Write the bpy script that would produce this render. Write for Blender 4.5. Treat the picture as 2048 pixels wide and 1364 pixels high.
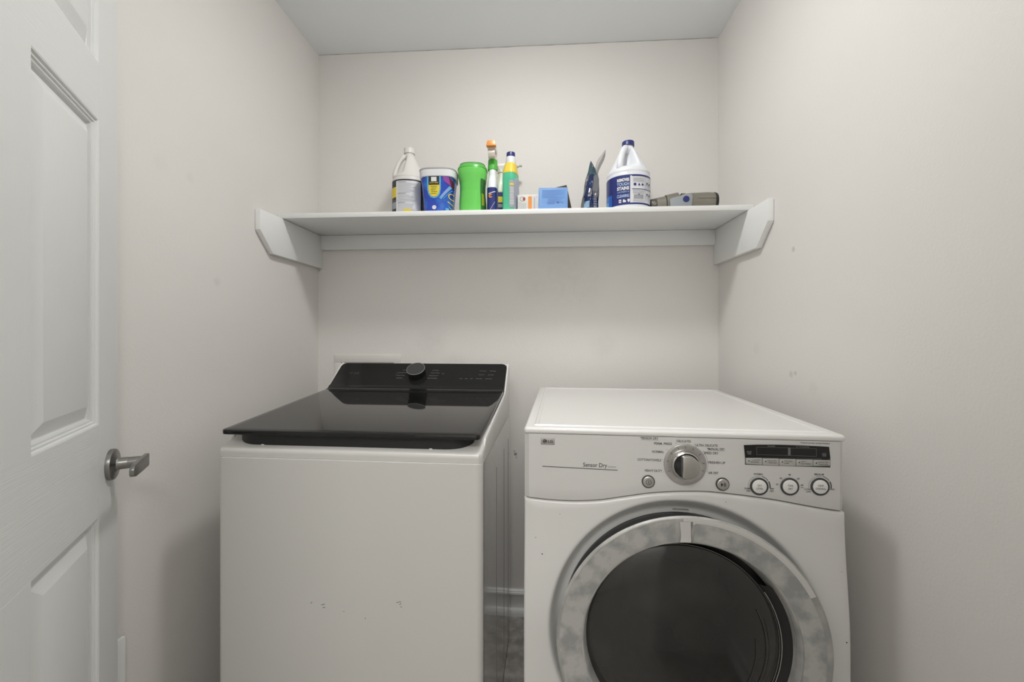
import bpy, bmesh, math, random
from mathutils import Vector, Matrix
random.seed(7)
R = math.radians
for o in list(bpy.data.objects): bpy.data.objects.remove(o)
COL = bpy.context.scene.collection
SC = bpy.context.scene

# ------------------------------------------------------------------ camera
cam_data = bpy.data.cameras.new('camera')
cam_data.sensor_width = 36.0
cam_data.lens = 840.0 / 2048.0 * 36.0
cam_data.shift_y = -14.0 / 2048.0
cam_data.clip_start = 0.02
cam = bpy.data.objects.new('camera', cam_data)
cam.location = (0, 0, 1.2)
cam.rotation_euler = (R(90), 0, R(3.7))
COL.objects.link(cam)
SC.camera = cam

# ------------------------------------------------------------------ world, lamps, exposure
w = bpy.data.worlds.new('world'); SC.world = w; w.use_nodes = True
w.node_tree.nodes['Background'].inputs[0].default_value = (0.85, 0.88, 0.9, 1)
w.node_tree.nodes['Background'].inputs[1].default_value = 0.3
DOME = 88.0          # emission of the ceiling light's glass
HALL = 27.0          # power of the fill light added in the unseen hallway
hl = bpy.data.lights.new('hall_fill', 'AREA'); hl.shape = 'RECTANGLE'; hl.size = 1.0; hl.size_y = 0.6
hl.energy = HALL; hl.color = (1.0, 0.985, 0.96)
hlo = bpy.data.objects.new('hall_fill', hl); hlo.location = (-0.1, -0.75, 2.30); COL.objects.link(hlo)
SC.view_settings.view_transform = 'Standard'
SC.view_settings.look = 'None'
SC.view_settings.exposure = 0.0
SC.view_settings.gamma = 1.0
SC.view_settings.use_curve_mapping = False

# ------------------------------------------------------------------ materials
def mat(name, col, rough=0.5, metal=0.0, coat=0.0, spec=0.5, emit=None, es=0, trans=0, alpha=1, bump=None, noise=None):
    m = bpy.data.materials.new(name); m.use_nodes = True
    nt = m.node_tree; b = nt.nodes['Principled BSDF']
    b.inputs['Base Color'].default_value = (*col, 1)
    b.inputs['Roughness'].default_value = rough
    b.inputs['Metallic'].default_value = metal
    b.inputs['Coat Weight'].default_value = coat
    b.inputs['Specular IOR Level'].default_value = spec
    b.inputs['Transmission Weight'].default_value = trans
    b.inputs['Alpha'].default_value = alpha
    if emit: b.inputs['Emission Color'].default_value = (*emit, 1); b.inputs['Emission Strength'].default_value = es
    if bump or noise:
        tc = nt.nodes.new('ShaderNodeTexCoord'); mp = nt.nodes.new('ShaderNodeMapping')
        nt.links.new(tc.outputs['Object'], mp.inputs[0])
    if bump:      # (scale, strength, distance, stretch)
        sc, st, di, stretch = bump
        mp.inputs['Scale'].default_value = stretch
        n = nt.nodes.new('ShaderNodeTexNoise'); n.inputs['Scale'].default_value = sc; n.inputs['Detail'].default_value = 3
        bp = nt.nodes.new('ShaderNodeBump'); bp.inputs['Strength'].default_value = st; bp.inputs['Distance'].default_value = di
        nt.links.new(mp.outputs[0], n.inputs['Vector']); nt.links.new(n.outputs[0], bp.inputs['Height'])
        nt.links.new(bp.outputs[0], b.inputs['Normal'])
    if noise:     # (scale, colour2, lo, hi, detail)
        sc, c2, lo, hi, de = noise
        n = nt.nodes.new('ShaderNodeTexNoise'); n.inputs['Scale'].default_value = sc; n.inputs['Detail'].default_value = de
        r = nt.nodes.new('ShaderNodeMapRange'); r.inputs[1].default_value = lo; r.inputs[2].default_value = hi
        mx = nt.nodes.new('ShaderNodeMix'); mx.data_type = 'RGBA'
        nt.links.new(tc.outputs['Object'], n.inputs['Vector']); nt.links.new(n.outputs[0], r.inputs[0])
        nt.links.new(r.outputs[0], mx.inputs['Factor'])
        mx.inputs['A'].default_value = (*col, 1); mx.inputs['B'].default_value = (*c2, 1)
        nt.links.new(mx.outputs['Result'], b.inputs['Base Color'])
    return m

def add_spots(m, spots, dark):
    """soft smudges and scuffs at places on a surface: (x, y, z, radius, strength)"""
    nt = m.node_tree; b = nt.nodes['Principled BSDF']
    geo = nt.nodes.new('ShaderNodeNewGeometry')
    nz = nt.nodes.new('ShaderNodeTexNoise'); nz.inputs['Scale'].default_value = 38
    nt.links.new(geo.outputs['Position'], nz.inputs['Vector'])
    acc = None
    for x, y, z, r, s in spots:
        d = nt.nodes.new('ShaderNodeVectorMath'); d.operation = 'DISTANCE'; d.inputs[1].default_value = (x, y, z)
        nt.links.new(geo.outputs['Position'], d.inputs[0])
        mr = nt.nodes.new('ShaderNodeMapRange'); mr.interpolation_type = 'SMOOTHSTEP'
        mr.inputs[1].default_value = r; mr.inputs[2].default_value = r * .25; mr.inputs[3].default_value = 0; mr.inputs[4].default_value = s
        nt.links.new(d.outputs['Value'], mr.inputs[0])
        if acc is None: acc = mr.outputs[0]
        else:
            a = nt.nodes.new('ShaderNodeMath'); a.operation = 'MAXIMUM'
            nt.links.new(acc, a.inputs[0]); nt.links.new(mr.outputs[0], a.inputs[1]); acc = a.outputs[0]
    mu = nt.nodes.new('ShaderNodeMath'); mu.operation = 'MULTIPLY'
    nt.links.new(acc, mu.inputs[0]); nt.links.new(nz.outputs[0], mu.inputs[1])
    mx = nt.nodes.new('ShaderNodeMix'); mx.data_type = 'RGBA'
    nt.links.new(mu.outputs[0], mx.inputs['Factor'])
    src = b.inputs['Base Color']
    if src.links: nt.links.new(src.links[0].from_socket, mx.inputs['A'])
    else: mx.inputs['A'].default_value = src.default_value
    mx.inputs['B'].default_value = (*dark, 1)
    nt.links.new(mx.outputs['Result'], src)

PEEL = (170, 0.22, 0.002, (1, 1, 1))
WALLC = (0.800, 0.777, 0.748)
m_wall = mat('wall_paint', WALLC, 0.62, bump=PEEL, spec=.3)
m_wallb = mat('wall_paint_back', WALLC, 0.62, bump=PEEL, spec=.3)
m_walll = mat('wall_paint_left', WALLC, 0.62, bump=PEEL, spec=.3)
m_wallr = mat('wall_paint_right', WALLC, 0.62, bump=PEEL, spec=.3)
m_ceil = mat('ceiling_paint', (0.88, 0.905, 0.915), 0.9, bump=(60, .1, .002, (1, 1, 1)), spec=.2)
m_trim = mat('trim_white', (0.80, 0.81, 0.80), 0.35)
m_door = mat('door_paint_vertical_grain', (0.80, 0.81, 0.80), 0.42, bump=(60, .35, .0012, (6, 6, .22)))
m_doorh = mat('door_paint_horizontal_grain', (0.80, 0.81, 0.80), 0.42, bump=(95, .36, .0012, (.12, 6, 6)))
m_shelf = mat('shelf_paint', (0.88, 0.89, 0.88), 0.5, bump=(40, .15, .001, (.3, 1, 1)))
m_floor = mat('vinyl_floor', (0.42, 0.40, 0.37), 0.45, noise=(26, (0.20, 0.185, 0.165), .35, .7, 8))
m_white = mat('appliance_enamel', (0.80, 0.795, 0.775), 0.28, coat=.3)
m_wfront = mat('washer_enamel', (0.66, 0.65, 0.625), 0.3, coat=.2)
m_wside = mat('washer_side_enamel', (0.62, 0.61, 0.59), 0.09, spec=.8, coat=.6)
m_crease = mat('crease_shade_grey', (0.22, 0.22, 0.215), 0.3)
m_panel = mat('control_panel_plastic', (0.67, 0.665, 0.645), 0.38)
m_dfront = mat('dryer_front_shaded_enamel', (0.70, 0.695, 0.675), 0.3, coat=.2)  # darker than the top's enamel: the front's shade is put into the colour
m_black = mat('gloss_black_glass', (0.010, 0.010, 0.010), 0.035, spec=.5)
m_blackp = mat('black_console', (0.014, 0.014, 0.014), 0.12, spec=.5)
m_blackm = mat('matt_black', (0.012, 0.012, 0.012), 0.5)
m_dark = mat('dark_plastic', (0.05, 0.05, 0.05), 0.4)
m_seam = mat('seam_shadow', (0.10, 0.10, 0.095), 0.7)
m_steel = mat('brushed_nickel', (0.30, 0.295, 0.285), 0.32, metal=1.0)
m_chrome = mat('chrome_plastic', (0.62, 0.61, 0.59), 0.16, metal=1.0)
m_satin = mat('satin_silver', (0.50, 0.49, 0.47), 0.38, metal=.75)
m_ring = mat('door_ring_silver', (0.50, 0.495, 0.475), 0.42, metal=.25, noise=(22, (0.36, 0.365, 0.35), .40, .62, 7))
m_film = mat('door_ring_film', (0.475, 0.468, 0.452), 0.5, metal=.1, noise=(30, (0.32, 0.326, 0.314), .42, .60, 7))
m_band = mat('door_ring_bare', (0.72, 0.715, 0.69), 0.3, metal=.3)
m_recess = mat('recess_enamel', (0.45, 0.445, 0.43), 0.4)
m_glass = mat('smoked_glass', (0.020, 0.020, 0.019), 0.11, spec=.7, noise=(5, (0.036, 0.035, 0.033), .45, .7, 3))
m_ink = mat('grey_print', (0.075, 0.075, 0.075), 0.6)
m_inkd = mat('black_print', (0.02, 0.02, 0.02), 0.5)
m_inkw = mat('white_print', (0.75, 0.75, 0.75), 0.5)
m_inkf = mat('faint_white_print', (0.20, 0.20, 0.20), 0.5)
m_hole = mat('wall_hole_dark', (0.05, 0.045, 0.04), 0.9)
def flat(name, c, r=.35, **k): return mat(name, c, r, **k)
m_hdpe = flat('white_bottle_plastic', (0.78, 0.80, 0.84), .35)
m_hdpec = flat('cream_bottle_plastic', (0.72, 0.70, 0.67), .4)
m_navy = flat('navy_label', (0.018, 0.03, 0.17), .35)
m_navyc = flat('navy_cap', (0.02, 0.028, 0.16), .35)
m_bluefade = flat('bright_blue_label', (0.03, 0.14, 0.50), .3)
m_blk = flat('black_label', (0.028, 0.03, 0.036), .4)
m_yel = flat('yellow_label', (0.80, 0.62, 0.05), .4)
m_paper = flat('white_label', (0.72, 0.73, 0.76), .45)
m_greyl = flat('grey_label_print', (0.34, 0.35, 0.38), .5)
m_tub = mat('blue_tub_wrap', (0.02, 0.065, 0.46), .25, noise=(18, (0.03, 0.20, 0.62), .5, .72, 2))
m_cyan = flat('cyan_label_glow', (0.12, 0.42, 0.72), .3)
m_purple = flat('purple_label', (0.28, 0.06, 0.34), .3)
m_maroon = flat('maroon_label', (0.10, 0.015, 0.03), .3)
m_green = flat('green_plastic', (0.15, 0.60, 0.11), .26)
m_green2 = flat('green_lid_plastic', (0.10, 0.46, 0.07), .3)
m_dgreen = flat('dark_green_label', (0.03, 0.17, 0.03), .35)
m_orange = flat('orange_plastic', (0.78, 0.30, 0.07), .35)
m_clear = mat('clear_trigger_plastic', (0.70, 0.63, 0.57), .25)
m_teal = flat('teal_liquid_bottle', (0.09, 0.52, 0.30), .25)
m_yelp = flat('yellow_bottle_plastic', (0.80, 0.60, 0.07), .3)
m_carton = flat('pale_blue_carton', (0.20, 0.38, 0.74), .4)
m_carton2 = flat('mid_blue_carton_print', (0.12, 0.24, 0.62), .4)
m_carton3 = flat('light_blue_carton_band', (0.30, 0.50, 0.80), .4)
m_brown = flat('dark_brown_card', (0.035, 0.028, 0.024), .6)
m_cardw = flat('white_carton', (0.66, 0.66, 0.63), .5)
m_foil = mat('silver_foil', (0.22, 0.225, 0.24), .30, metal=.5, bump=(40, .5, .003, (1, 1, 1)))
m_foiln = mat('navy_foil', (0.025, 0.04, 0.12), .25, metal=.3, bump=(40, .5, .003, (1, 1, 1)))
m_foilb = flat('pale_blue_foil', (0.25, 0.42, 0.62), .3)
m_foilt = flat('teal_foil', (0.04, 0.09, 0.11), .3)
m_taupe = mat('taupe_metallic_plastic', (0.27, 0.255, 0.215), .33, metal=.5)
m_taupd = mat('dark_taupe_plastic', (0.10, 0.095, 0.08), .4, metal=.2)
m_bgrey = flat('blue_grey_plastic', (0.32, 0.35, 0.37), .35)
m_lamp = mat('lamp_glass', (0.9, 0.9, 0.88), .4, emit=(1.0, 0.99, 0.97), es=DOME)

# ------------------------------------------------------------------ helpers
def link(o, parent=None):
    COL.objects.link(o)
    if parent: o.parent = parent
    return o
def mk(name, vs, fs, m, parent=None, smooth=35, mats=None, mi=None):
    me = bpy.data.meshes.new(name); me.from_pydata([tuple(v) for v in vs], [], fs)
    bm = bmesh.new(); bm.from_mesh(me); bmesh.ops.recalc_face_normals(bm, faces=bm.faces)
    bm.to_mesh(me); bm.free()
    for x in (mats or [m]): me.materials.append(x)
    if mi:
        for p, i in zip(me.polygons, mi): p.material_index = i
    if smooth:
        me.shade_smooth(); me.set_sharp_from_angle(angle=R(smooth))
    return link(bpy.data.objects.new(name, me), parent)
def frombm(name, bm, m, parent=None, smooth=35, recalc=True):
    me = bpy.data.meshes.new(name)
    if recalc: bmesh.ops.recalc_face_normals(bm, faces=bm.faces)
    bm.to_mesh(me); bm.free()
    me.materials.append(m)
    if smooth: me.shade_smooth(); me.set_sharp_from_angle(angle=R(smooth))
    return link(bpy.data.objects.new(name, me), parent)
def addbox(bm, x0, x1, y0, y1, z0, z1, bev=0, seg=2, M=None):
    r = bmesh.ops.create_cube(bm, size=1)
    vs = r['verts']
    for v in vs: v.co = Vector((x0 + (v.co.x + .5) * (x1 - x0), y0 + (v.co.y + .5) * (y1 - y0), z0 + (v.co.z + .5) * (z1 - z0)))
    if bev:
        es = list({e for v in vs for e in v.link_edges})
        r = bmesh.ops.bevel(bm, geom=es, offset=bev, segments=seg, affect='EDGES', profile=.5)
        vs = list({v for f in r['faces'] for v in f.verts} | {v for v in vs if v.is_valid})
    if M is not None:
        for v in vs: v.co = M @ v.co
    return vs
def box(name, x0, x1, y0, y1, z0, z1, m, parent=None, bev=0, seg=2, M=None):
    bm = bmesh.new(); addbox(bm, x0, x1, y0, y1, z0, z1, bev, seg, M)
    return frombm(name, bm, m, parent)
def prism(name, pts, x0, x1, m, parent=None, axis='x', bev=0, smooth=35):
    """polygon in (y,z) extruded along x, or in (x,z) extruded along y"""
    n = len(pts)
    if axis == 'x': vs = [(x0, a, b) for a, b in pts] + [(x1, a, b) for a, b in pts]
    elif axis == 'y': vs = [(a, x0, b) for a, b in pts] + [(a, x1, b) for a, b in pts]
    else: vs = [(a, b, x0) for a, b in pts] + [(a, b, x1) for a, b in pts]
    fs = [list(range(n)), list(range(2 * n - 1, n - 1, -1))] + [(i, (i + 1) % n, n + (i + 1) % n, n + i) for i in range(n)]
    o = mk(name, vs, fs, m, parent, smooth)
    if bev:
        bm = bmesh.new(); bm.from_mesh(o.data)
        bmesh.ops.bevel(bm, geom=list(bm.edges), offset=bev, segments=2, affect='EDGES', profile=.5, clamp_overlap=True)
        bm.to_mesh(o.data); bm.free(); o.data.shade_smooth(); o.data.set_sharp_from_angle(angle=R(smooth or 35))
    return o
def lathe(name, prof, m, parent=None, M=None, seg=48, cap=True, smooth=35):
    """profile (r, h) turned about local z, then moved by matrix M"""
    vs, fs = [], []
    for r, h in prof:
        for k in range(seg):
            a = 2 * math.pi * k / seg; v = Vector((r * math.cos(a), r * math.sin(a), h))
            vs.append(M @ v if M is not None else v)
    for i in range(len(prof) - 1):
        for k in range(seg):
            k2 = (k + 1) % seg
            fs.append((i * seg + k, i * seg + k2, (i + 1) * seg + k2, (i + 1) * seg + k))
    if cap:
        fs.append(list(range(seg))[::-1]); fs.append([(len(prof) - 1) * seg + k for k in range(seg)])
    return mk(name, vs, fs, m, parent, smooth)
FRONT = lambda x, y, z: Matrix.Translation((x, y, z)) @ Matrix.Rotation(R(90), 4, 'X')     # lathe axis towards -y
def tube(name, pts, rad, m, parent=None, seg=12, flat=1.0, closed=False):
    vs, fs = [], []; P = [Vector(p) for p in pts]; n = len(P)
    rads = rad if isinstance(rad, (list, tuple)) else [rad] * n
    up = Vector((0, 0, 1))
    prev = None
    for i, p in enumerate(P):
        t = (P[min(i + 1, n - 1)] - P[max(i - 1, 0)]).normalized()
        if prev is None:
            a = t.cross(up)
            if a.length < .1: a = t.cross(Vector((1, 0, 0)))
            a.normalize()
        else: a = (prev - t * prev.dot(t)).normalized()
        prev = a; b = t.cross(a)
        for k in range(seg):
            th = 2 * math.pi * k / seg
            vs.append(p + a * math.cos(th) * rads[i] + b * math.sin(th) * rads[i] * flat)
    for i in range(n - 1):
        for k in range(seg):
            k2 = (k + 1) % seg; fs.append((i * seg + k, i * seg + k2, (i + 1) * seg + k2, (i + 1) * seg + k))
    fs.append(list(range(seg))[::-1]); fs.append([(n - 1) * seg + k for k in range(seg)])
    return mk(name, vs, fs, m, parent, 50)
def thing(name, label, cat, loc=(0, 0, 0), rz=0, group=None, kind=None):
    o = bpy.data.objects.new(name, None); o.empty_display_size = .05; COL.objects.link(o)
    o.location = loc; o.rotation_euler = (0, 0, R(rz)); return tag(o, label, cat, group, kind)
def tag(o, label=None, cat=None, group=None, kind=None):
    if label: o['label'] = label
    if cat: o['category'] = cat
    if group: o['group'] = group
    if kind: o['kind'] = kind
    return o
def structure(o): o['kind'] = 'structure'; return o

def text_geo(s, size, align='LEFT', sx=1.0, bold=0.0):
    cu = bpy.data.curves.new('t', 'FONT'); cu.body = s; cu.size = size; cu.align_x = align
    cu.offset = bold * size; cu.resolution_u = 3
    ob = bpy.data.objects.new('t', cu); COL.objects.link(ob)
    dg = bpy.context.evaluated_depsgraph_get(); me = ob.evaluated_get(dg).to_mesh()
    vs = [(v.co.x * sx, v.co.y) for v in me.vertices]; fs = [tuple(p.vertices) for p in me.polygons]
    ob.evaluated_get(dg).to_mesh_clear(); bpy.data.objects.remove(ob); bpy.data.curves.remove(cu)
    return vs, fs
class Print:
    """collects flat print (letters, ticks, bars) in (u,v) and lays it on a surface S(u,v)->xyz"""
    def __init__(s): s.v = []; s.f = []
    def add(s, vs, fs):
        n = len(s.v); s.v += vs; s.f += [tuple(i + n for i in f) for f in fs]
    def text(s, t, u, v, size, align='LEFT', sx=1.0, bold=0.0, rot=0, width=None):
        vs, fs = text_geo(t, size, align, sx, bold)
        if width and vs:
            a = min(p[0] for p in vs); b = max(p[0] for p in vs); k = width / (b - a)
            vs = [(p[0] * k, p[1]) for p in vs]
        c, si = math.cos(rot), math.sin(rot)
        s.add([(u + a * c - b * si, v + a * si + b * c) for a, b in vs], fs)
    def rect(s, u0, u1, v0, v1, n=1):
        vs = []; fs = []
        for i in range(n + 1):
            u = u0 + (u1 - u0) * i / n; vs += [(u, v0), (u, v1)]
        for i in range(n): fs.append((2 * i, 2 * i + 2, 2 * i + 3, 2 * i + 1))
        s.add(vs, fs)
    def poly(s, pts): s.add(list(pts), [tuple(range(len(pts)))])
    def line(s, a, b, w):
        dx, dy = b[0] - a[0], b[1] - a[1]; l = math.hypot(dx, dy); nx, ny = -dy / l * w / 2, dx / l * w / 2
        s.poly([(a[0] - nx, a[1] - ny), (b[0] - nx, b[1] - ny), (b[0] + nx, b[1] + ny), (a[0] + nx, a[1] + ny)])
    def disc(s, u, v, r, n=20): s.poly([(u + r * math.cos(2 * math.pi * k / n), v + r * math.sin(2 * math.pi * k / n)) for k in range(n)])
    def arc(s, u, v, r, w, a0, a1, n=24):
        vs = []; fs = []
        for i in range(n + 1):
            a = R(a0 + (a1 - a0) * i / n)
            for q in (r - w / 2, r + w / 2): vs.append((u + q * math.cos(a), v + q * math.sin(a)))
        for i in range(n): fs.append((2 * i, 2 * i + 1, 2 * i + 3, 2 * i + 2))
        s.add(vs, fs)
    def make(s, name, m, parent, S, fine=0):
        if fine:
            bm = bmesh.new(); vv = [bm.verts.new((a, b, 0)) for a, b in s.v]
            for f in s.f:
                if len(set(f)) > 2:
                    try: bm.faces.new([vv[i] for i in f])
                    except ValueError: pass
            bmesh.ops.triangulate(bm, faces=bm.faces)
            for _ in range(4):
                es = [e for e in bm.edges if e.calc_length() > fine]
                if not es: break
                bmesh.ops.subdivide_edges(bm, edges=es, cuts=1); bmesh.ops.triangulate(bm, faces=[f for f in bm.faces if len(f.verts) > 3])
            bm.verts.index_update(); s.v = [(v.co.x, v.co.y) for v in bm.verts]; s.f = [tuple(v.index for v in f.verts) for f in bm.faces]; bm.free()
        vs = [S(a, b) for a, b in s.v]
        me = bpy.data.meshes.new(name); me.from_pydata(vs, [], s.f); me.materials.append(m)
        o = link(bpy.data.objects.new(name, me), parent)
        if any(k in name for k in ('lettering', 'print', 'symbol', 'scuff', 'speck', 'ticks', 'icon', 'emblem', 'rule')): o['kind'] = 'stuff'
        return o

# ================================================================== ROOM
XL, XR, YB, YF, ZC = -0.980, 0.748, 1.808, 0.19, 2.44
structure(box('floor', -1.5, 1.3, -1.5, YB + .1, -.05, 0, m_floor))
structure(box('ceiling', -1.5, 1.3, -1.5, YB + .1, ZC, ZC + .05, m_ceil))
structure(box('wall_left', XL - .1, XL, .07, YB + .1, 0, ZC, m_walll))
structure(box('wall_right', XR, XR + .1, .07, YB + .1, 0, ZC, m_wallr))
structure(box('wall_back', XL, XR, YB, YB + .1, 0, ZC, m_wallb))
DX0, DX1 = -0.545, 0.30
structure(prism('wall_front', [(XL, 0), (XL, ZC), (XR, ZC), (XR, 0), (DX1, 0), (DX1, 2.05), (DX0, 2.05), (DX0, 0)], .07, YF, m_wall, axis='y'))
structure(box('wall_hall_left', -1.5, -1.4, -1.5, .07, 0, ZC, m_wall))
structure(box('wall_hall_right', 1.2, 1.3, -1.5, .07, 0, ZC, m_wall))
structure(box('wall_hall_back', -1.5, 1.3, -1.6, -1.5, 0, ZC, m_wall))
structure(prism('trim_1', [(DX0 - .055, 0), (DX0 - .055, 2.10), (DX1 + .055, 2.10), (DX1 + .055, 0), (DX1, 0), (DX1, 2.045), (DX0, 2.045), (DX0, 0)], YF, YF + .012, m_trim, axis='y'))
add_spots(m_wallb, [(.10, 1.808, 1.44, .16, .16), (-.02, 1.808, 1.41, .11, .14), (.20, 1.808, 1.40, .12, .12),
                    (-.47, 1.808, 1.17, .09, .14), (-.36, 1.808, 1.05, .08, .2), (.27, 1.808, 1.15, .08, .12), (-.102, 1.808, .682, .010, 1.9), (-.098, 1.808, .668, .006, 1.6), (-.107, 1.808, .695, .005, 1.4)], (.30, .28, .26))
add_spots(m_walll, [(-.98, 1.22, 1.36, .02, .28), (-.98, 1.12, 1.64, .02, .15), (-.98, 1.03, 1.64, .03, .10)], (.42, .38, .34))
add_spots(m_wallr, [(.748, 1.30, 1.08, .014, .5), (.748, 1.28, 1.085, .010, .6), (.748, 1.20, 1.05, .025, .15), 
                    (.748, 1.29, 1.45, .012, .8), (.748, 1.5, 1.15, .03, .12)], (.32, .29, .26))

# baseboards: a moulded cap, a plain face and a rounded shoe
def base_profile(name, p0, p1, nrm):
    prof = [(0, .102), (.006, .102), (.010, .098), (.011, .094), (.015, .092), (.016, .086), (.013, .080), (.013, .076), (.012, .074), (.012, .028),
            (.022, .027), (.027, .020), (.028, .010), (.028, 0), (0, 0)]
    n = len(prof); vs = []
    for p in (p0, p1):
        for d, z in prof: vs.append((p[0] + nrm[0] * d, p[1] + nrm[1] * d, z))
    fs = [list(range(n)), list(range(2 * n - 1, n - 1, -1))] + [(i, (i + 1) % n, n + (i + 1) % n, n + i) for i in range(n)]
    return structure(mk(name, vs, fs, m_trim, None, 30))
base_profile('baseboard_back', (XL, YB), (XR, YB), (0, -1))
base_profile('baseboard_left', (XL, YF), (XL, YB - .028), (1, 0))
base_profile('baseboard_right', (XR, YF), (XR, YB - .028), (-1, 0))
# rough paint line where the ceiling meets the back wall
pts = [(XL + .001, ZC - .0005)] + [(XL + .01 + k * .0375, ZC - random.uniform(.0012, .0035)) for k in range(46)] + [(XR - .001, ZC - .0005)]
structure(prism('trim_2', pts, YB - .0006, YB + .001, mat('caulk_line', (.42, .42, .40), .8), axis='y', smooth=0))

# ceiling lamp (above the frame)
cl = thing('ceiling_light', 'round white flush ceiling light with frosted glass dome, above the frame', 'light', (-0.02, 0.985, ZC))
lathe('canopy', [(.125, 0), (.125, -.018), (.118, -.022), (.05, -.022)], m_trim, cl)
lathe('glass_dome', [(.098, -.020), (.099, -.034), (.092, -.043), (.070, -.049), (.03, -.052), (.004, -.052)], m_lamp, cl)

# ================================================================== SHELF
sh = thing('wall_shelf', 'white painted wooden shelf spanning the alcove on two cut-corner side brackets', 'shelf', (-.116, 1.66, 1.49))
def inv(p, o): return (p[0] - o[0], p[1] - o[1], p[2] - o[2])
SO = (-.116, 1.66, 1.49)
def shbox(name, x0, x1, y0, y1, z0, z1, bev):
    return box(name, x0 - SO[0], x1 - SO[0], y0 - SO[1], y1 - SO[1], z0 - SO[2], z1 - SO[2], m_shelf, sh, bev, 2)
SZ = 1.652
shbox('shelf_board', XL + .001, XR - .001, 1.516, YB - .001, 1.6335, SZ, .0018)
shbox('cleat', XL + .020, XR - .020, YB - .019, YB - .001, 1.570, 1.6330, .0015)
prof = [(1.39, 1.6325), (YB - .001, 1.6325), (YB - .001, 1.490), (1.462, 1.490), (1.39, 1.562)]
for x0, x1 in ((XL + .001, XL + .020), (XR - .020, XR - .001)):
    prism('bracket', [(a - SO[1], b - SO[2]) for a, b in prof], x0 - SO[0], x1 - SO[0], m_shelf, sh, bev=.0012)

# ================================================================== DOOR (open, left)
ang = R(31.3)
DW, DT = .82, .029
fe = Vector((-.951, .890, 0)); Dv = Vector((-math.sin(ang), math.cos(ang), 0))
hp = fe - Dv * DW
door = bpy.data.objects.new('door_1', None); COL.objects.link(door); door['kind'] = 'structure'
door.location = (hp.x, hp.y, 0); door.rotation_euler = (0, 0, R(90 + 31.3))
xb = [0, .103, .355, .465, .717, DW]
xb = [0, DW - .717, DW - .465, DW - .355, DW - .103, DW]
zb = [.01, .25, .826, 1.014, 1.638, 1.752, 1.925, 2.03]
bm_v = bmesh.new(); bm_h = bmesh.new()
for i in (0, 2, 4): pass
addbox(bm_v, xb[0], xb[1], 0, DT, zb[0], zb[-1]); addbox(bm_v, xb[4], xb[5], 0, DT, zb[0], zb[-1])
for j in (1, 3, 5): addbox(bm_v, xb[2], xb[3], 0, DT, zb[j], zb[j + 1])
for j in (0, 2, 4, 6): addbox(bm_h, xb[1], xb[4], 0.0002, DT, zb[j], zb[j + 1])
frombm('stiles', bm_v, m_door, door); frombm('rails', bm_h, m_doorh, door)
def door_panel(x0, x1, z0, z1):
    lo = [(0, 0.0002), (.003, .0012), (.005, .0045), (.0085, .0048), (.0100, .0078), (.0135, .0082), (.0150, .0140), (.017, .0155), (.019, .0155), (.043, .0040), (.046, .0032)]
    vs, fs = [], []
    for ins, d in lo: vs += [(x0 + ins, d, z0 + ins), (x1 - ins, d, z0 + ins), (x1 - ins, d, z1 - ins), (x0 + ins, d, z1 - ins)]
    for i in range(len(lo) - 1):
        for k in range(4): fs.append((4 * i + k, 4 * i + (k + 1) % 4, 4 * i + 4 + (k + 1) % 4, 4 * i + 4 + k))
    n = 4 * (len(lo) - 1); fs.append((n, n + 1, n + 2, n + 3))
    b0 = len(vs); vs += [(x0, DT - .002, z0), (x1, DT - .002, z0), (x1, DT - .002, z1), (x0, DT - .002, z1)]
    for k in range(4): fs.append((k, (k + 1) % 4, b0 + (k + 1) % 4, b0 + k))
    fs.append((b0, b0 + 1, b0 + 2, b0 + 3))
    mk('door_panel', vs, fs, m_door, door, 20)
for i in (1, 3):
    for j in (1, 3, 5): door_panel(xb[i], xb[i + 1], zb[j], zb[j + 1])
# lever handle
HX, HZ = DW - .044, .917
hd = lathe('door_handle', [(.033, -.002), (.0335, .004), (.0325, .008), (.030, .0095), (.019, .0105), (.0145, .013), (.0128, .018), (.0125, .030), (.0120, .0315)], m_steel, door, FRONT(HX, 0, HZ), 48)
hd['label'] = 'brushed nickel lever handle'
def local_child(fn, *a, **k):
    o = fn(*a, **k); return o
nk = lathe('handle_neck', [(.0122, .030), (.0120, .040), (.0116, .060)], m_steel, hd, FRONT(HX, 0, HZ), 32)
bm = bmesh.new()
LM = Matrix.Translation((HX, -.059, HZ)) @ Matrix.Rotation(R(0), 4, 'Z')
pts = [(.013, .012), (.010, .0125), (-.03, .0125), (-.072, .0115), (-.083, .009), (-.087, .004), (-.087, -.004), (-.083, -.009), (-.072, -.0115), (-.03, -.0125), (.010, -.0125), (.013, -.010)]
vs = []; n = len(pts)
for d in (-.0035, .0035):
    for a, b in pts: vs.append(LM @ Vector((a * 1.04, d * 1.2, b * 1.12)))
fs = [list(range(n)), list(range(2 * n - 1, n - 1, -1))] + [(i, (i + 1) % n, n + (i + 1) % n, n + i) for i in range(n)]
lv = mk('lever', vs, fs, m_steel, hd, 30)
bm = bmesh.new(); bm.from_mesh(lv.data); bmesh.ops.bevel(bm, geom=[e for e in bm.edges], offset=.0012, segments=2, affect='EDGES', profile=.5); bm.to_mesh(lv.data); bm.free(); lv.data.shade_smooth(); lv.data.set_sharp_from_angle(angle=R(40))
for z in (.25, 1.02, 1.80): lathe('hinge', [(.007, 0), (.007, .09)], m_steel, door, Matrix.Translation((-.004, -.004, z)), 16)

# white board edge seen behind the door
wb = tag(box('board', -.978, -.968, .890, .925, .0, .492, m_trim, None, .002), 'narrow white board standing on edge behind the door free edge', 'board')

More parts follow.
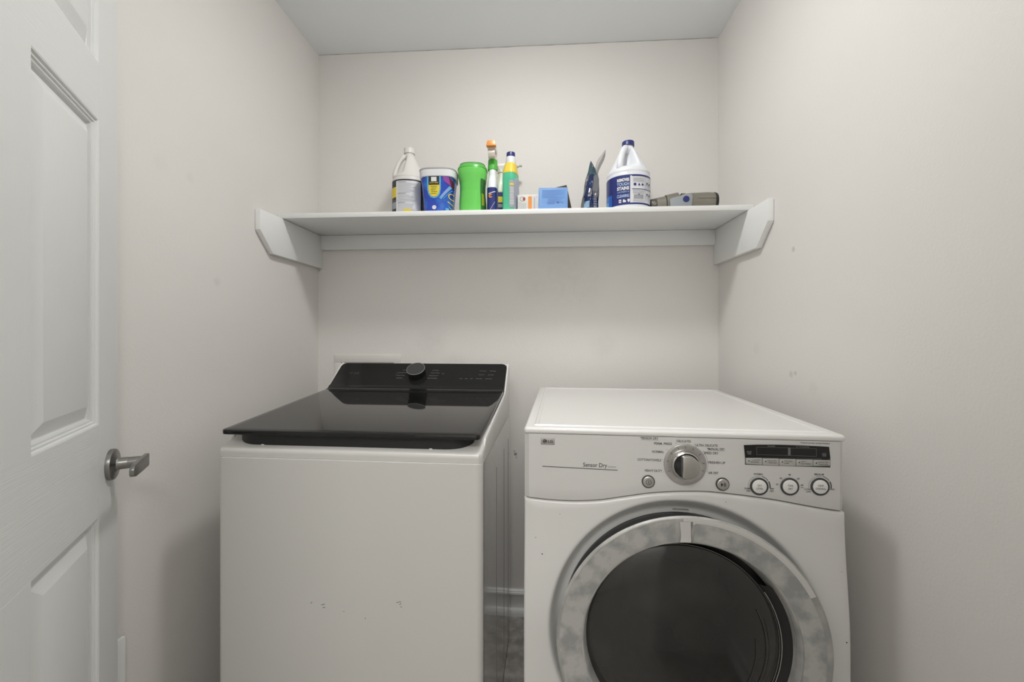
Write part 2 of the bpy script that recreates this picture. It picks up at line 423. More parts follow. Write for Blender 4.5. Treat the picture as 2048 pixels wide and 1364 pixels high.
# ================================================================== WATER OUTLET BOX
ob = thing('outlet_box', 'white recessed washer outlet box in back wall, mostly hidden behind black console', 'outlet box', (-.755, YB, .98))
x0, x1, z0, z1 = -.149, .149, -.12, .130
bm = bmesh.new()
for a in ((x0, x1, z1 - .036, z1), (x0, x1, z0, z0 + .03), (x0, x0 + .03, z0 + .03, z1 - .036), (x1 - .03, x1, z0 + .03, z1 - .036)):
    addbox(bm, a[0], a[1], -.004, 0.0, a[2], a[3], .001)
frombm('frame', bm, mat('outlet_frame', (.765, .742, .712), .45), ob)
bm = bmesh.new()
addbox(bm, x0 + .03, x1 - .03, -.003, -.0005, z0 + .03, z1 - .036)  # flat dark plate in place of the box's shaded inside
frombm('recess', bm, m_dark, ob)
for dx in (-.06, .06):
    v = lathe('valve', [(.012, 0), (.012, .03), (.016, .03), (.016, .045)], m_steel, ob, FRONT(dx, 0, .0), 20)

# wall anchor hole marks
for (x, z, s) in ((-.146, .925, .004), (-.150, .918, .003), (-.140, .932, .0025)):
    pass

# ================================================================== WASHER
WW, WD = .683, .655
wa = R(-1.6)
WFL = Vector((-.8186, 1.017, 0))
wc = WFL + Vector((math.cos(wa), math.sin(wa), 0)) * WW / 2 + Vector((-math.sin(wa), math.cos(wa), 0)) * WD / 2
ws = thing('washing_machine', 'white top-loading washing machine with black glass lid and black rear console', 'washing machine', wc, -1.6)
H2 = WW / 2; Y0 = -WD / 2
def Y(y): return y + Y0
# cabinet: front and sides, rounded front corners
bm = bmesh.new()
def rounded_plan(x, y0, y1, r, n=8):
    pts = []
    for k in range(n + 1):
        a = R(180 + 90 * k / n); pts.append((-x + r + r * math.cos(a), y0 + r + r * math.sin(a)))
    for k in range(n + 1):
        a = R(270 + 90 * k / n); pts.append((x - r + r * math.cos(a), y0 + r + r * math.sin(a)))
    return pts + [(x, y1), (-x, y1)]
pl = rounded_plan(H2, Y(0), Y(WD), .018)
prism('cabinet', pl, .02, .8865, m_wfront, ws, axis='z')
for sx in (1, -1):
    o = mk('side_panel', [(sx * (H2 + .0008), Y(.022), .03), (sx * (H2 + .0008), Y(WD), .03), (sx * (H2 + .0008), Y(WD), .885), (sx * (H2 + .0008), Y(.022), .885)], [(0, 1, 2, 3)], m_wside, ws)
    # creases in the side sheet, their shade painted as dark grey strips
    for yy in (.26, .46, .60): box('side_crease', min(sx * (H2 + .0005), sx * (H2 + .0016)), max(sx * (H2 + .0005), sx * (H2 + .0016)), Y(yy), Y(yy + .0020), .05, .80, m_crease, ws)
for sx in (-1, 1):
    for yy in (.05, .60): box('foot', sx * .28 - .02, sx * .28 + .02, Y(yy), Y(yy + .04), 0, .022, m_dark, ws, .003)
# bright bead between cabinet and top cover
pl2 = rounded_plan(H2 - .0005, Y(.0005), Y(WD), .018)
prism('seam_bead', pl2, .8865, .8885, m_white, ws, axis='z')
# top cover: profile swept across x, rounded towards the sides
prof = [(0, .889), (-.001, .900), (.000, .907), (.004, .912), (.012, .9155), (.030, .919), (.052, .926), (.060, .933), (.075, .938), (.50, .972), (.515, .978), (.53, .988), (.640, 1.077), (.650, 1.082), (WD, 1.080), (WD, .889)]
xs = [-H2, -H2 + .0012, -H2 + .004, -H2 + .009, H2 - .009, H2 - .004, H2 - .0012, H2]
dz = [.010, .006, .002, 0, 0, .002, .006, .010]
vs, fs = [], []; n = len(prof)
for x, d in zip(xs, dz):
    for i, (y, z) in enumerate(prof):
        zz = z if i in (0, 1, n - 1) else max(.889, z - d)
        yy = y + (d * .6 if i in (1, 2, 3, 4) else 0) + (0.018 - math.sqrt(max(0, .018 ** 2 - max(0, .018 - (H2 - abs(x))) ** 2)) if i < 5 else 0)
        vs.append((x, Y(yy), zz))
for a in range(len(xs) - 1):
    for i in range(n):
        j = (i + 1) % n; fs.append((a * n + i, a * n + j, (a + 1) * n + j, (a + 1) * n + i))
fs.append(list(range(n))); fs.append([(len(xs) - 1) * n + i for i in range(n)][::-1])
tc_ = mk('top_cover', vs, fs, m_wfront, ws, 40)
tc_['label'] = 'white top cover'
# side cheeks that rise next to the lid
for sx in (-1, 1):
    pr = [(.045, .915), (.050, .926), (.060, .936), (.50, .982), (.530, .993), (.640, 1.083), (.652, 1.084), (.655, 1.02), (.40, .94), (.1, .9)]
    prism('cheek', [(Y(a), b) for a, b in pr], sx * (H2 - .0065), sx * (H2 - .0005), m_white, ws, bev=.0012)
# black solids standing in for the shadow under the lid
pr = [(.018, .922), (.022, .943), (.50, .980), (.50, .95), (.10, .925)]
pr = [(.10, .93), (.10, .948), (.50, .980), (.50, .95)]
prism('lid_gap_shade', [(Y(a), b) for a, b in pr], -.316, .316, m_blackm, ws)
pr = []
for cx_, a0 in ((-.245, 180), (.245, 270)):
    for k_ in range(9):
        a = R(a0 + 90 * k_ / 8); pr.append((cx_ + .07 * math.cos(a), Y(.018 + .05 + .05 * math.sin(a))))
pr += [(.315, Y(.11)), (-.315, Y(.11))]
prism('lid_gap_shade', pr, .915, .9455, m_blackm, ws, axis='z')
# lid
def lid_pt(x, t, h):      # t along depth, h above lid plane
    y = .004 + t * .522; z = .9560 + t * .040
    return (x, Y(y), z + h)
LXW = .3345
vs, fs = [], []
def lid_loop(ins, h, r=.012, nn=5):
    pts = []
    xw = LXW - ins; y0 = ins / .522; y1 = 1
    for cx_, cy_, a0 in ((-xw + r, y0 + r / .522, 180), (xw - r, y0 + r / .522, 270)):
        for k in range(nn + 1):
            a = R(a0 + 90 * k / nn); pts.append(lid_pt(cx_ + r * math.cos(a), cy_ + r / .522 * math.sin(a), h))
    pts += [lid_pt(xw, y1, h), lid_pt(-xw, y1, h)]
    return pts
loops = [lid_loop(.004, -.013), lid_loop(.0005, -.0115), lid_loop(0, -.009), lid_loop(0, -.003), lid_loop(.0008, -.0008), lid_loop(.003, 0), lid_loop(.02, 0.0)]
n = len(loops[0]); vs = [p for l in loops for p in l]
for a in range(len(loops) - 1):
    for i in range(n): fs.append((a * n + i, a * n + (i + 1) % n, (a + 1) * n + (i + 1) % n, (a + 1) * n + i))
fs.append(list(range(n))[::-1]); fs.append([(len(loops) - 1) * n + i for i in range(n)])
lid = mk('lid', vs, fs, m_black, ws, 25); lid['label'] = 'black glass lid'
for x in (-.23, .21): lathe('lid_bumper', [(.008, 0), (.007, .002), (.003, .003)], m_white, ws, Matrix.Translation((x, Y(.024), .9170)) @ Matrix.Rotation(R(12), 4, 'X'), 16)
# hinge wedge
box('hinge_cover', H2 - .012, H2 - .0055, Y(.515), Y(.527), .985, .994, m_blackm, ws, .001)
# rear console: sloping black glass with rounded upper corners
CB = Vector((0, Y(.524), .9945)); CT = Vector((0, Y(.640), 1.0810))
cdir = (CT - CB); CL = cdir.length; cdir.normalize(); cn = Vector((0, -cdir.z, cdir.y))
def CP(u, v, h=0): p = CB + cdir * v + cn * h; return (u, p.y, p.z)
def cons_loop(ins, h):
    xw = .3345 - ins; r = .020; pts = [CP(-xw, ins * .5 - .002, h), CP(xw, ins * .5 - .002, h)]
    top = CL - ins
    for cx_, a0 in ((xw - r, 0), (-xw + r, 90)):
        for k in range(7):
            a = R(a0 + 90 * k / 6); pts.append(CP(cx_ + r * math.cos(a), top - r + r * math.sin(a), h))
    return pts
loops = [cons_loop(0, -.006), cons_loop(0, .0015), cons_loop(.0015, .003), cons_loop(.006, .003)]
n = len(loops[0]); vs = [p for l in loops for p in l]; fs = []
for a in range(len(loops) - 1):
    for i in range(n): fs.append((a * n + i, a * n + (i + 1) % n, (a + 1) * n + (i + 1) % n, (a + 1) * n + i))
fs.append(list(range(n))[::-1]); fs.append([(len(loops) - 1) * n + i for i in range(n)])
con = mk('control_console', vs, fs, m_blackp, ws, 25); con['label'] = 'sloping black control console'
# fillet between lid and console
fl = [(.506, .9948), (.516, .9962), (.524, 1.0005), (.530, 1.007), (.534, 1.003), (.524, .990), (.506, .988)]
prism('console_fillet', [(Y(a), b) for a, b in fl], -.333, .333, m_blackp, ws, smooth=60)
# knob
KM = Matrix(((1, 0, 0, -.0165), (0, cdir.y, cn.y, 0), (0, cdir.z, cn.z, 0), (0, 0, 0, 1)))
kp = CP(-.0165 - .0165 * 0, .082, .003); KM.translation = Vector((-.010, kp[1], kp[2]))
kn = lathe('cycle_knob', [(.031, 0), (.031, .004), (.0335, .006), (.0345, .024), (.0338, .0262)], m_blackp, con, KM, 56)
lathe('knob_rim', [(.0338, .0262), (.0352, .0262), (.0352, .0272), (.0338, .0275), (.0335, .0266)], m_satin, kn, KM, 56, cap=False)
lathe('knob_face', [(.0336, .0262), (.0330, .0268), (.001, .0268)], m_dark, kn, KM, 56)
S = lambda u, v: CP(u, v, .0034)
p = Print()
for t, u, v in (('Normal', -.050, .101), ('Quick Wash', -.050, .086), ('Heavy Duty', -.056, .071), ('Bedding', -.062, .056)): p.text(t, u, v, .0062, 'RIGHT', 1.15)
for t, u, v in (('AI Wash', .046, .101), ('Deep Wash', .044, .086), ('Waterproof', .040, .071), ('Downloaded', .036, .056)): p.text(t, u, v, .0062, 'LEFT', 1.15)
for t, u, v in (('TurboWash', .232, .100), ('Rinse+Spin', .272, .100), ('Soil Level', .232, .078), ('Spin Only', .268, .078), ('Temp', .160, .056), ('Spin', .182, .056), ('Soil', .203, .056), ('Water Plus', .223, .056), ('Extra Rinse', .260, .056)):
    p.text(t, u, v, .0056, 'LEFT', .95)
p.make('printed_lettering', m_inkf, con, S)
p = Print(); p.text('LG', -.262, .078, .016, 'LEFT', 1.0, .02); p.arc(-.273, .0835, .0065, .0012, 0, 300); p.line((-.273, .087), (-.273, .080), .001); p.line((-.273, .080), (-.269, .080), .001)
p.arc(-.090, .083, .004, .0007, 110, 430); p.line((-.090, .084), (-.090, .089), .0007)
p.text('88', .086, .080, .011); p.arc(.082, .040, .004, .0006, 90, 270)
p.make('faint_symbols', mat('dim_print', (.07, .07, .07), .4), con, S)
# scuffs on the front sheet
p = Print()
for u, v, l, a in ((-.062, .528, .010, .3), (-.058, .522, .006, .1), (.13, .545, .012, .3), (.138, .540, .006, .9), (.14, .535, .004, .2), (.05, .50, .004, 1), (-.005, .515, .003, .2), (-.09, .53, .006, .8)):
    p.line((u, v), (u + l * math.cos(a), v + l * math.sin(a)), .0012)
p.make('scuff', m_ink, ws, lambda u, v: (u, Y(0) - .0004, v))

# ================================================================== DRYER
DD = .73; DWD = .683
da = R(-2.9); DFL = Vector((-.0339, .9719, 0))
dc = DFL + Vector((math.cos(da), math.sin(da), 0)) * DWD / 2 + Vector((-math.sin(da), math.cos(da), 0)) * DD / 2
dr = thing('clothes_dryer', 'white front-loading clothes dryer with round smoked door and silver ring', 'dryer', dc, -2.9)
G2 = DWD / 2; E0 = -DD / 2
def V(y): return y + E0
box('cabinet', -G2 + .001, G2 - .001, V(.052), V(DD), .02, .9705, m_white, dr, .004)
for sx in (-1, 1):
    for yy in (.05, .64): box('foot', sx * .28 - .02, sx * .28 + .02, V(yy), V(yy + .04), 0, .022, m_dark, dr, .003)
# top panel, with pressed border
bm = bmesh.new(); addbox(bm, -G2 - .001, G2 + .001, V(-.0045), V(DD), .9700, .9855, .0068, 5)
bm.faces.ensure_lookup_table()
top = max((f for f in bm.faces if f.normal.z > .99), key=lambda f: f.calc_area())
bmesh.ops.inset_individual(bm, faces=[top], thickness=.022, depth=0)
bmesh.ops.inset_individual(bm, faces=[top], thickness=.004, depth=.0022)
bmesh.ops.inset_individual(bm, faces=[top], thickness=.008, depth=-.0002)
bmesh.ops.inset_individual(bm, faces=[top], thickness=.004, depth=-.0022)
frombm('top_panel', bm, m_white, dr, 28)
SEAM = [(-.36, .8225), (-.342, .8216), (-.285, .8178), (-.227, .8176), (-.17, .8225), (-.116, .8325), (-.05, .8440), (.046, .8510), (.12, .8475), (.20, .8395), (.27, .829), (.32, .8225), (.36, .8195)]
def seam(x):
    for (a, za), (b, zb_) in zip(SEAM, SEAM[1:]):
        if x <= b:
            i = SEAM.index((a, za)); t = (x - a) / (b - a)
            p0 = SEAM[max(i - 1, 0)]; p3 = SEAM[min(i + 2, len(SEAM) - 1)]
            m0 = (zb_ - p0[1]) / (b - p0[0]) * (b - a); m1 = (p3[1] - za) / (p3[0] - a) * (b - a)
            return (2*t**3-3*t**2+1)*za + (t**3-2*t**2+t)*m0 + (-2*t**3+3*t**2)*zb_ + (t**3-t**2)*m1
    return SEAM[-1][1]
def sm(t): t = max(0, min(1, t)); return t * t * (3 - 2 * t)
# control panel
vs, fs = [], []; NX = 64
rows = [(0, .010), (.0006, .002), (.002, -.001), (.006, -.0025), (.03, -.003), (.8, -.003), (1.0, -.003)]
for i in range(NX + 1):
    x = -G2 + DWD * i / NX; s_ = seam(x) + .0012; e = max(0, .010 - (G2 - abs(x))); ey = .010 - math.sqrt(max(0, .0001 - e * e))
    for j, (t, yy) in enumerate(rows):
        z = (s_ + t if j < 5 else s_ + (.9712 - s_) * t)
        vs.append((x, V(yy + ey), z))
m_ = len(rows)
for i in range(NX):
    for j in range(m_ - 1): fs.append((i * m_ + j, (i + 1) * m_ + j, (i + 1) * m_ + j + 1, i * m_ + j + 1))
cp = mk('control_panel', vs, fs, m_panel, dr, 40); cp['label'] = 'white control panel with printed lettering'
# dark gap behind the seam
prism('panel_frame', [(x_, seam(x_) - .003) for x_ in [(-1 + k_ / 20) * (G2 - .0004) for k_ in range(41)]] + [(G2 - .0004, .9705), (-G2 + .0004, .9705)], V(.0095), V(.054), m_white, dr, axis='y')
# front panel around the door: polar grid
CX_, CZ_ = .006, .541
def bnd(a):
    ca, sa = math.cos(a), math.sin(a); best = 9
    if ca > 1e-6: best = min(best, (G2 - CX_) / ca)
    if ca < -1e-6: best = min(best, (-G2 - CX_) / ca)
    if sa < -1e-6: best = min(best, (.03 - CZ_) / sa)
    if sa > 0:
        lo, hi = 0, best
        for _ in range(30):
            mid = (lo + hi) / 2
            if CZ_ + mid * sa > seam(CX_ + mid * ca): hi = mid
            else: lo = mid
        best = lo
    return best
angs = sorted([2 * math.pi * k / 260 for k in range(260)] + [math.atan2(seam(s * G2) - CZ_, s * G2 - CX_) % (2 * math.pi) for s in (1, -1)] + [math.atan2(.03 - CZ_, s * G2 - CX_) % (2 * math.pi) for s in (1, -1)])
RR = .291
def basey(z): return -(.004 + .020 * sm((.83 - z) / .30))
vs, fs = [], []
for a in angs:
    B = bnd(a); ca, sa = math.cos(a), math.sin(a)
    rr = [(.225, .034), (.262, .034), (.268, .032), (.273, .0285), (.278, .0225), (.2825, .015), (.2865, .0075), (.2895, .003), (RR + .001, .0012), (RR + .004, .0002), (RR + .007, 0)]
    b0 = RR + .007; b1 = max(B - .006, b0 + .0005)
    rr += [(b0 + (b1 - b0) * t, 0) for t in (.25, .5, .75, 1)]
    rr += [(B - .0025, .0012), (B - .0006, .004), (B, .009), (B, .078)]
    for r, d in rr:
        z = CZ_ + r * sa; vs.append((CX_ + r * ca, V(basey(z) + d), z))
k = len(rr); N = len(angs)
for i in range(N):
    j = (i + 1) % N
    for q in range(k - 1): fs.append((i * k + q, j * k + q, j * k + q + 1, i * k + q + 1))
mi = []
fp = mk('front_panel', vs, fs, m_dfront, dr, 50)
# dark disc painting the shade in the gap behind the door ring
lathe('recess_gap_shade', [(.2590, -.004), (.2590, .002), (.2575, .004), (.20, .004)], m_dark, dr, FRONT(CX_, V(.0095), CZ_), 96, cap=True)
# door assembly: round ring, film, smoked window, hand pull
OX, OZ, P = .009, .545, V(-.060)
FM = lambda dx=0, dz_=0, y=0: FRONT(OX + dx, P + y, OZ + dz_)
dd = lathe('door_ring', [(.222, -.056), (.244, -.040), (.262, -.021), (.2725, -.0075), (.2762, -.0030), (.2764, -.0010), (.2735, .0016), (.270, .0022), (.228, -.003), (.2195, -.0045), (.2165, -.008), (.2135, -.020), (.206, -.045)], m_ring, dr, FM(), 144, cap=False)
dd['label'] = 'mottled silver door ring'
dk = lathe('door_back', [(.222, -.056), (.20, -.0562), (.01, -.0565)], m_blackm, dd, FM(), 72, cap=True)
# film partly peeled: from the top strip clockwise over the right-hand side
def ringpatch(name, a0, a1, r0, r1, h, m, n=90, jag=0, parent=None):
    vs, fs = [], []
    rs = [r0 + (r1 - r0) * t for t in (0, .25, .5, .75, 1)]
    for i in range(n + 1):
        a = R(a0 + (a1 - a0) * i / n)
        for r in rs:
            hh = -.003 + (.0052) * max(0, min(1, (r - .228) / .042)) + h
            if r < .228: hh = -.0045 + (r - .2195) / .0085 * .0015 + h
            vs.append((OX + r * math.cos(a), P - hh, OZ + r * math.sin(a)))
    for i in range(n):
        for q in range(4): fs.append((i * 5 + q, i * 5 + q + 1, i * 5 + q + 6, i * 5 + q + 5))
    return mk(name, vs, fs, m, parent or dd)
ringpatch('bare_band', 93, 28, .2600, .2735, .0006, m_band)
ringpatch('peeling_film', 88, -95, .2225, .2625, .0012, m_film, 120)
ringpatch('peeling_film', 97, 268, .2225, .2700, .0008, m_film, 120)
# lighter overlapping strip at the top
def strip(name, x0, x1, m, h):
    vs, fs = [], []; n = 12
    for i in range(n + 1):
        t = i / n
        for k, x in enumerate((x0 + .0015 * math.sin(t * 5), (x0 + x1) / 2, x1 + .0008 * math.sin(t * 7 + 1))):
            z0_ = math.sqrt(.2215 ** 2 - x * x); z1_ = math.sqrt(.2665 ** 2 - x * x); z = z0_ + (z1_ - z0_) * t
            r = math.hypot(x, z); hh = -.003 + .0052 * max(0, min(1, (r - .228) / .042)) + h
            vs.append((OX + x, P - hh, OZ + z))
    for i in range(n):
        for k in range(2): fs.append((i * 3 + k, i * 3 + k + 1, i * 3 + k + 4, i * 3 + k + 3))
    return mk(name, vs, fs, m, dd)
strip('film_strip', -.020, .0015, mat('film_strip_grey', (.58, .57, .55), .45), .0022)
strip('film_strip', .0015, .0035, mat('film_strip_edge', (.20, .195, .185), .5), .0023)
# smoked window bowl, a little left of the ring's centre
WXo = -.014
gl = lathe('door_window', [(.2010, -.048), (.2025, -.036), (.2010, -.028), (.1930, -.0235), (.170, -.0185), (.14, -.0140), (.10, -.0100), (.05, -.0075), (.0005, -.0068)], m_glass, dd, FM(WXo), 128, cap=True, smooth=50)
gl['label'] = 'smoked glass door window'
for r_, a0, a1, w_ in ((.172, 28, -70, .0022), (.180, 20, -60, .0012), (.150, 8, -40, .0016)):
    ys = P + .0185 if r_ > .165 else P + .0150
    q = Print(); q.arc(OX + WXo, OZ, r_, w_, a0, a1, 40)  # grey arcs paint the rim's reflection inside the window
    q.make('bowl_reflection', mat('bowl_reflection_grey', (.055, .054, .05), .2), gl, lambda u, v, r_=r_: (u, P + .0068 + (.0140 - .0068) * (r_ / .14) ** 2 * 1.0 - .0012, v))
lathe('window_rim', [(.2022, -.0300), (.2030, -.0292), (.2036, -.0300), (.2034, -.0320)], m_satin, dd, FM(WXo), 128, cap=False)
# crescent hand pull between window and ring
vs, fs = [], []
for i in range(41):
    a = R(38 - 76 * i / 40); 
    xo = WXo + .2045 * math.cos(a); zo = .2045 * math.sin(a)
    r2 = .2130; zz = zo; xi = math.sqrt(max(0, r2 * r2 - zz * zz))
    wdt = max(.0008, (xi - xo) * 1.0)
    vs += [(OX + xo, P + .034, OZ + zo), (OX + xo + wdt, P + .024, OZ + zz)]
for i in range(40): fs.append((2 * i, 2 * i + 1, 2 * i + 3, 2 * i + 2))
mk('hand_pull', vs, fs, m_blackm, dd)
tube('pull_edge', [(OX + WXo + .2055 * math.cos(R(t)), P + .026, OZ + .2055 * math.sin(R(t))) for t in range(34, -35, -3)], .0009, m_chrome, dd, 6)
tube('pull_edge', [(OX + .2125 * math.cos(R(t)), P + .014, OZ + .2125 * math.sin(R(t))) for t in range(32, -35, -3)], .0006, m_satin, dd, 6)
# latch mark in the recess
box('latch_bar', -.012, .022, V(-.008), V(-.001), .8115, .8130, m_satin, dr)

# ---- printing on the control panel
PY = V(-.003) - .0004
S = lambda u, v: (u, PY, v)
p = Print()
p.text('Sensor Dry', -.2080, .8990, .0132, 'LEFT', .85, .012, width=.0535)
p.text('DLE2301W', -.1530, .8992, .0040, 'LEFT', width=.0185)
p.line((-.3002, .8965), (-.1313, .8936), .0016)
p.make('printed_lettering', m_ink, cp, S)
p = Print()
T = lambda t, u, v, w, a='LEFT', sz=.0073: p.text(t, u, v, sz, a, width=w, bold=.016)
T('*SENSOR DRY', -.0810, .9650, .0385)
p.rect(-.0810, -.0415, .9634, .9637)
T('PERM. PRESS', -.0130, .9538, .0385, 'RIGHT'); T('NORMAL', -.0305, .9355, .0255, 'RIGHT'); T('COTTON/TOWELS', -.0365, .9168, .0510, 'RIGHT'); T('HEAVY DUTY', -.0345, .8930, .0375, 'RIGHT')
T('DELICATES', .0118, .9605, .0300, 'CENTER'); T('ULTRA DELICATE', .0363, .9527, .0465); T('*MANUAL DRY', .0610, .9452, .0370)
p.rect(.0610, .0975, .9436, .9439)
T('SPEED DRY', .0545, .9362, .0305); T('FRESHEN UP', .0637, .9156, .0350); T('AIR DRY', .0637, .8928, .0215)
kc = (.0142, .9125)
for a in (203, 170, 141, 113, 90, 65, 38, 7, -18): p.disc(kc[0] + .0488 * math.cos(R(a)), kc[1] + .0488 * math.sin(R(a)), .0007, 8)
p.arc(kc[0], kc[1], .0488, .0004, 36, -17)
T('NORMAL', .1675, .8945, .0195, 'CENTER', .0055); T('MEDIUM', .2895, .8985, .0185, 'CENTER', .0055)
T('DAMP', .1515, .8625, .0125, 'RIGHT', .0050); T('DRY', .1515, .8575, .0085, 'RIGHT', .0050)
T('VERY', .1905, .8640, .0095, 'LEFT', .0050); T('DRY', .1905, .8590, .0085, 'LEFT', .0050)
T('ULTRA', .2730, .8660, .0130, 'RIGHT', .0050); T('LOW', .2730, .8610, .0095, 'RIGHT', .0050); T('HIGH', .3095, .8680, .0100, 'LEFT', .0050)
T('40', .2305, .8958, .0055, 'CENTER', .0050); T('30', .2155, .8875, .0050, 'RIGHT', .0050); T('50', .2455, .8880, .0050, 'LEFT', .0050)
T('20', .2080, .8740, .0050, 'RIGHT', .0050); T('60', .2530, .8745, .0050, 'LEFT', .0050); T('min.', .2530, .8700, .0065, 'LEFT', .0035)
for a in (175, 135, 90, 45, 5): p.disc(.2306 + .0210 * math.cos(R(a)), .8725 + .0210 * math.sin(R(a)), .0005, 8)
T('* Press & hold 3sec. for Extra Functions', .2517, .9655, .0590, 'LEFT', .0042)
p.make('printed_lettering', m_ink, cp, S)
p = Print()
for u, v in ((.1686, .8700), (.2910, .8745)):
    p.arc(u, v, .0222, .0004, 190, 115); p.arc(u, v, .0222, .0006, 112, 80); p.arc(u, v, .0225, .0013, 75, 35); p.arc(u, v, .0225, .0024, 30, -8)
# badge
p.disc(-.2945, .9545, .0048, 24)
p.text('LG', -.2880, .9515, .0080, 'LEFT', width=.0110, bold=.02)
p.make('printed_symbol', m_ink, cp, S)
box('badge_plate', -.3035, -.2720, V(-.0042), V(-.003), .9465, .9625, m_satin, cp, .0006)
p = Print(); p.disc(-.2945, .9545, .0048, 24); p.text('LG', -.2880, .9515, .0082, 'LEFT', width=.0112, bold=.02)
p.make('badge_lettering', m_inkd, cp, lambda u, v: (u, V(-.0042) - .0003, v))
p = Print(); p.line((-.2945, .9570), (-.2945, .9520), .0007); p.line((-.2945, .9522), (-.2920, .9522), .0007); p.disc(-.2962, .9560, .0007, 8); p.arc(-.2945, .9545, .0037, .0005, 30, 330)
p.make('badge_emblem', m_satin, cp, lambda u, v: (u, V(-.0042) - .0005, v))
# big dial
KF = lambda h=0: FRONT(kc[0], V(-.003) - h, kc[1])
kb = lathe('cycle_dial', [(.0452, 0), (.0452, .0030), (.0440, .0050), (.0425, .0054), (.0330, .0048), (.0315, .0040)], m_satin, cp, KF(), 72)
kb['label'] = 'silver cycle dial'
p = Print()
for a in (203, 170, 141, 113, 90, 65, 38, 7, -18): p.line((kc[0] + .0355 * math.cos(R(a)), kc[1] + .0355 * math.sin(R(a))), (kc[0] + .0405 * math.cos(R(a)), kc[1] + .0405 * math.sin(R(a))), .0008)
p.make('dial_ticks', m_inkd, kb, lambda u, v: (u, V(-.003) - .0058, v))
lathe('dial_collar', [(.0315, .002), (.0312, .008), (.0295, .0135), (.0270, .0150), (.0262, .0140), (.0258, .0100)], m_chrome, kb, KF(), 72, cap=False)
lathe('dial_well', [(.0262, .0095), (.0005, .0095)], m_dark, kb, KF(), 48)
# grip: disc cut by a chord on its left, stands proud
pts = []
for k_ in range(41):
    a = R(-118 + 236 * k_ / 40); pts.append((kc[0] + .0245 * math.cos(a), kc[1] + .0245 * math.sin(a)))
gr = prism('dial_grip', pts, V(-.003) - .030, V(-.003) - .008, mat('dial_grip_silver', (.52, .51, .48), .28, metal=.8), kb, axis='y', bev=.0014)
# round push buttons
def push(u, v, r, icon):
    b = lathe('push_button', [(r + .002, 0), (r + .002, .0018), (r + .0004, .0022), (r + .0002, .0010)], m_dark, cp, FRONT(u, V(-.003), v), 40, cap=False)
    lathe('button_cap', [(r, 0), (r, .0035), (r - .0012, .0046), (r - .003, .0050), (.0004, .0050)], m_satin, b, FRONT(u, V(-.003), v), 40)
    q = Print(); icon(q, u, v); q.make('button_symbol', m_inkd, b, lambda a, c: (a, V(-.003) - .0053, c))
def ic_power(q, u, v): q.arc(u, v, .0055, .0009, 0, 360); q.line((u, v - .003), (u, v + .003), .0011)
def ic_play(q, u, v): q.poly([(u - .0045, v - .0042), (u + .0005, v), (u - .0045, v + .0042)]); q.rect(u + .0018, u + .0030, v - .004, v + .004); q.rect(u + .0042, u + .0054, v - .004, v + .004)
push(-.0643, .8710, .0122, ic_power); push(.0931, .8718, .0122, ic_play)
def ringbtn(u, v, l1, l2, w1, w2):
    b = lathe('option_button', [(.0186, 0), (.0188, .0018), (.0178, .0026), (.0156, .0026), (.0150, .0012)], m_dark, cp, FRONT(u, V(-.003), v), 48, cap=False)
    lathe('button_cap', [(.0150, 0), (.0148, .0028), (.0136, .0036), (.0004, .0040)], m_white, b, FRONT(u, V(-.003), v), 48)
    q = Print(); q.text(l1, u, v + .0008, .0058, 'CENTER', width=w1); q.text(l2, u, v - .0058, .0058, 'CENTER', width=w2)
    q.make('button_lettering', m_ink, b, lambda a, c: (a, V(-.003) - .0043, c))
ringbtn(.1686, .8700, 'DRY', 'LEVEL', .0090, .0140); ringbtn(.2306, .8722, 'TIME', 'DRY', .0110, .0085); ringbtn(.2910, .8745, 'TEMP.', 'CONTROL', .0120, .0205)
# display window
poly = [(.1375, .9585), (.165, .9602), (.20, .9612), (.225, .9614), (.26, .9612), (.29, .9606), (.3085, .9598), (.3110, .9345), (.3000, .9330), (.2935, .9340), (.2930, .9345), (.1620, .9335), (.1610, .9325), (.1565, .9315), (.1400, .9305)]
ds = prism('display_window', poly, V(-.0048), V(-.002), m_black, cp, axis='y'); ds['label'] = 'black display window'
q = Print()
def frame(u0, u1, v0, v1, w): q.rect(u0, u1, v0, v0 + w); q.rect(u0, u1, v1 - w, v1); q.rect(u0, u0 + w, v0, v1); q.rect(u1 - w, u1, v0, v1)
frame(.1630, .2835, .9390, .9555, .0003)
q.text('MORE', .1478, .9430, .0045, 'CENTER', width=.0095); q.text('TIME', .1478, .9388, .0045, 'CENTER', width=.0080)
q.text('LESS', .2985, .9435, .0045, 'CENTER', width=.0085); q.text('TIME', .2985, .9393, .0045, 'CENTER', width=.0080)
q.text('PROGRESS', .1930, .9570, .0032, 'CENTER', width=.0150); q.text('EST. TIME REMAINING', .2560, .9572, .0032, 'CENTER', width=.0260)
q.make('display_lettering', mat('dim_white_print', (.32, .32, .31), .5), ds, lambda a, c: (a, V(-.0048) - .0003, c))
box('display_divider', .2265, .2315, V(-.0056), V(-.0048), .9390, .9560, mat('divider_grey', (.16, .16, .155), .4), ds)
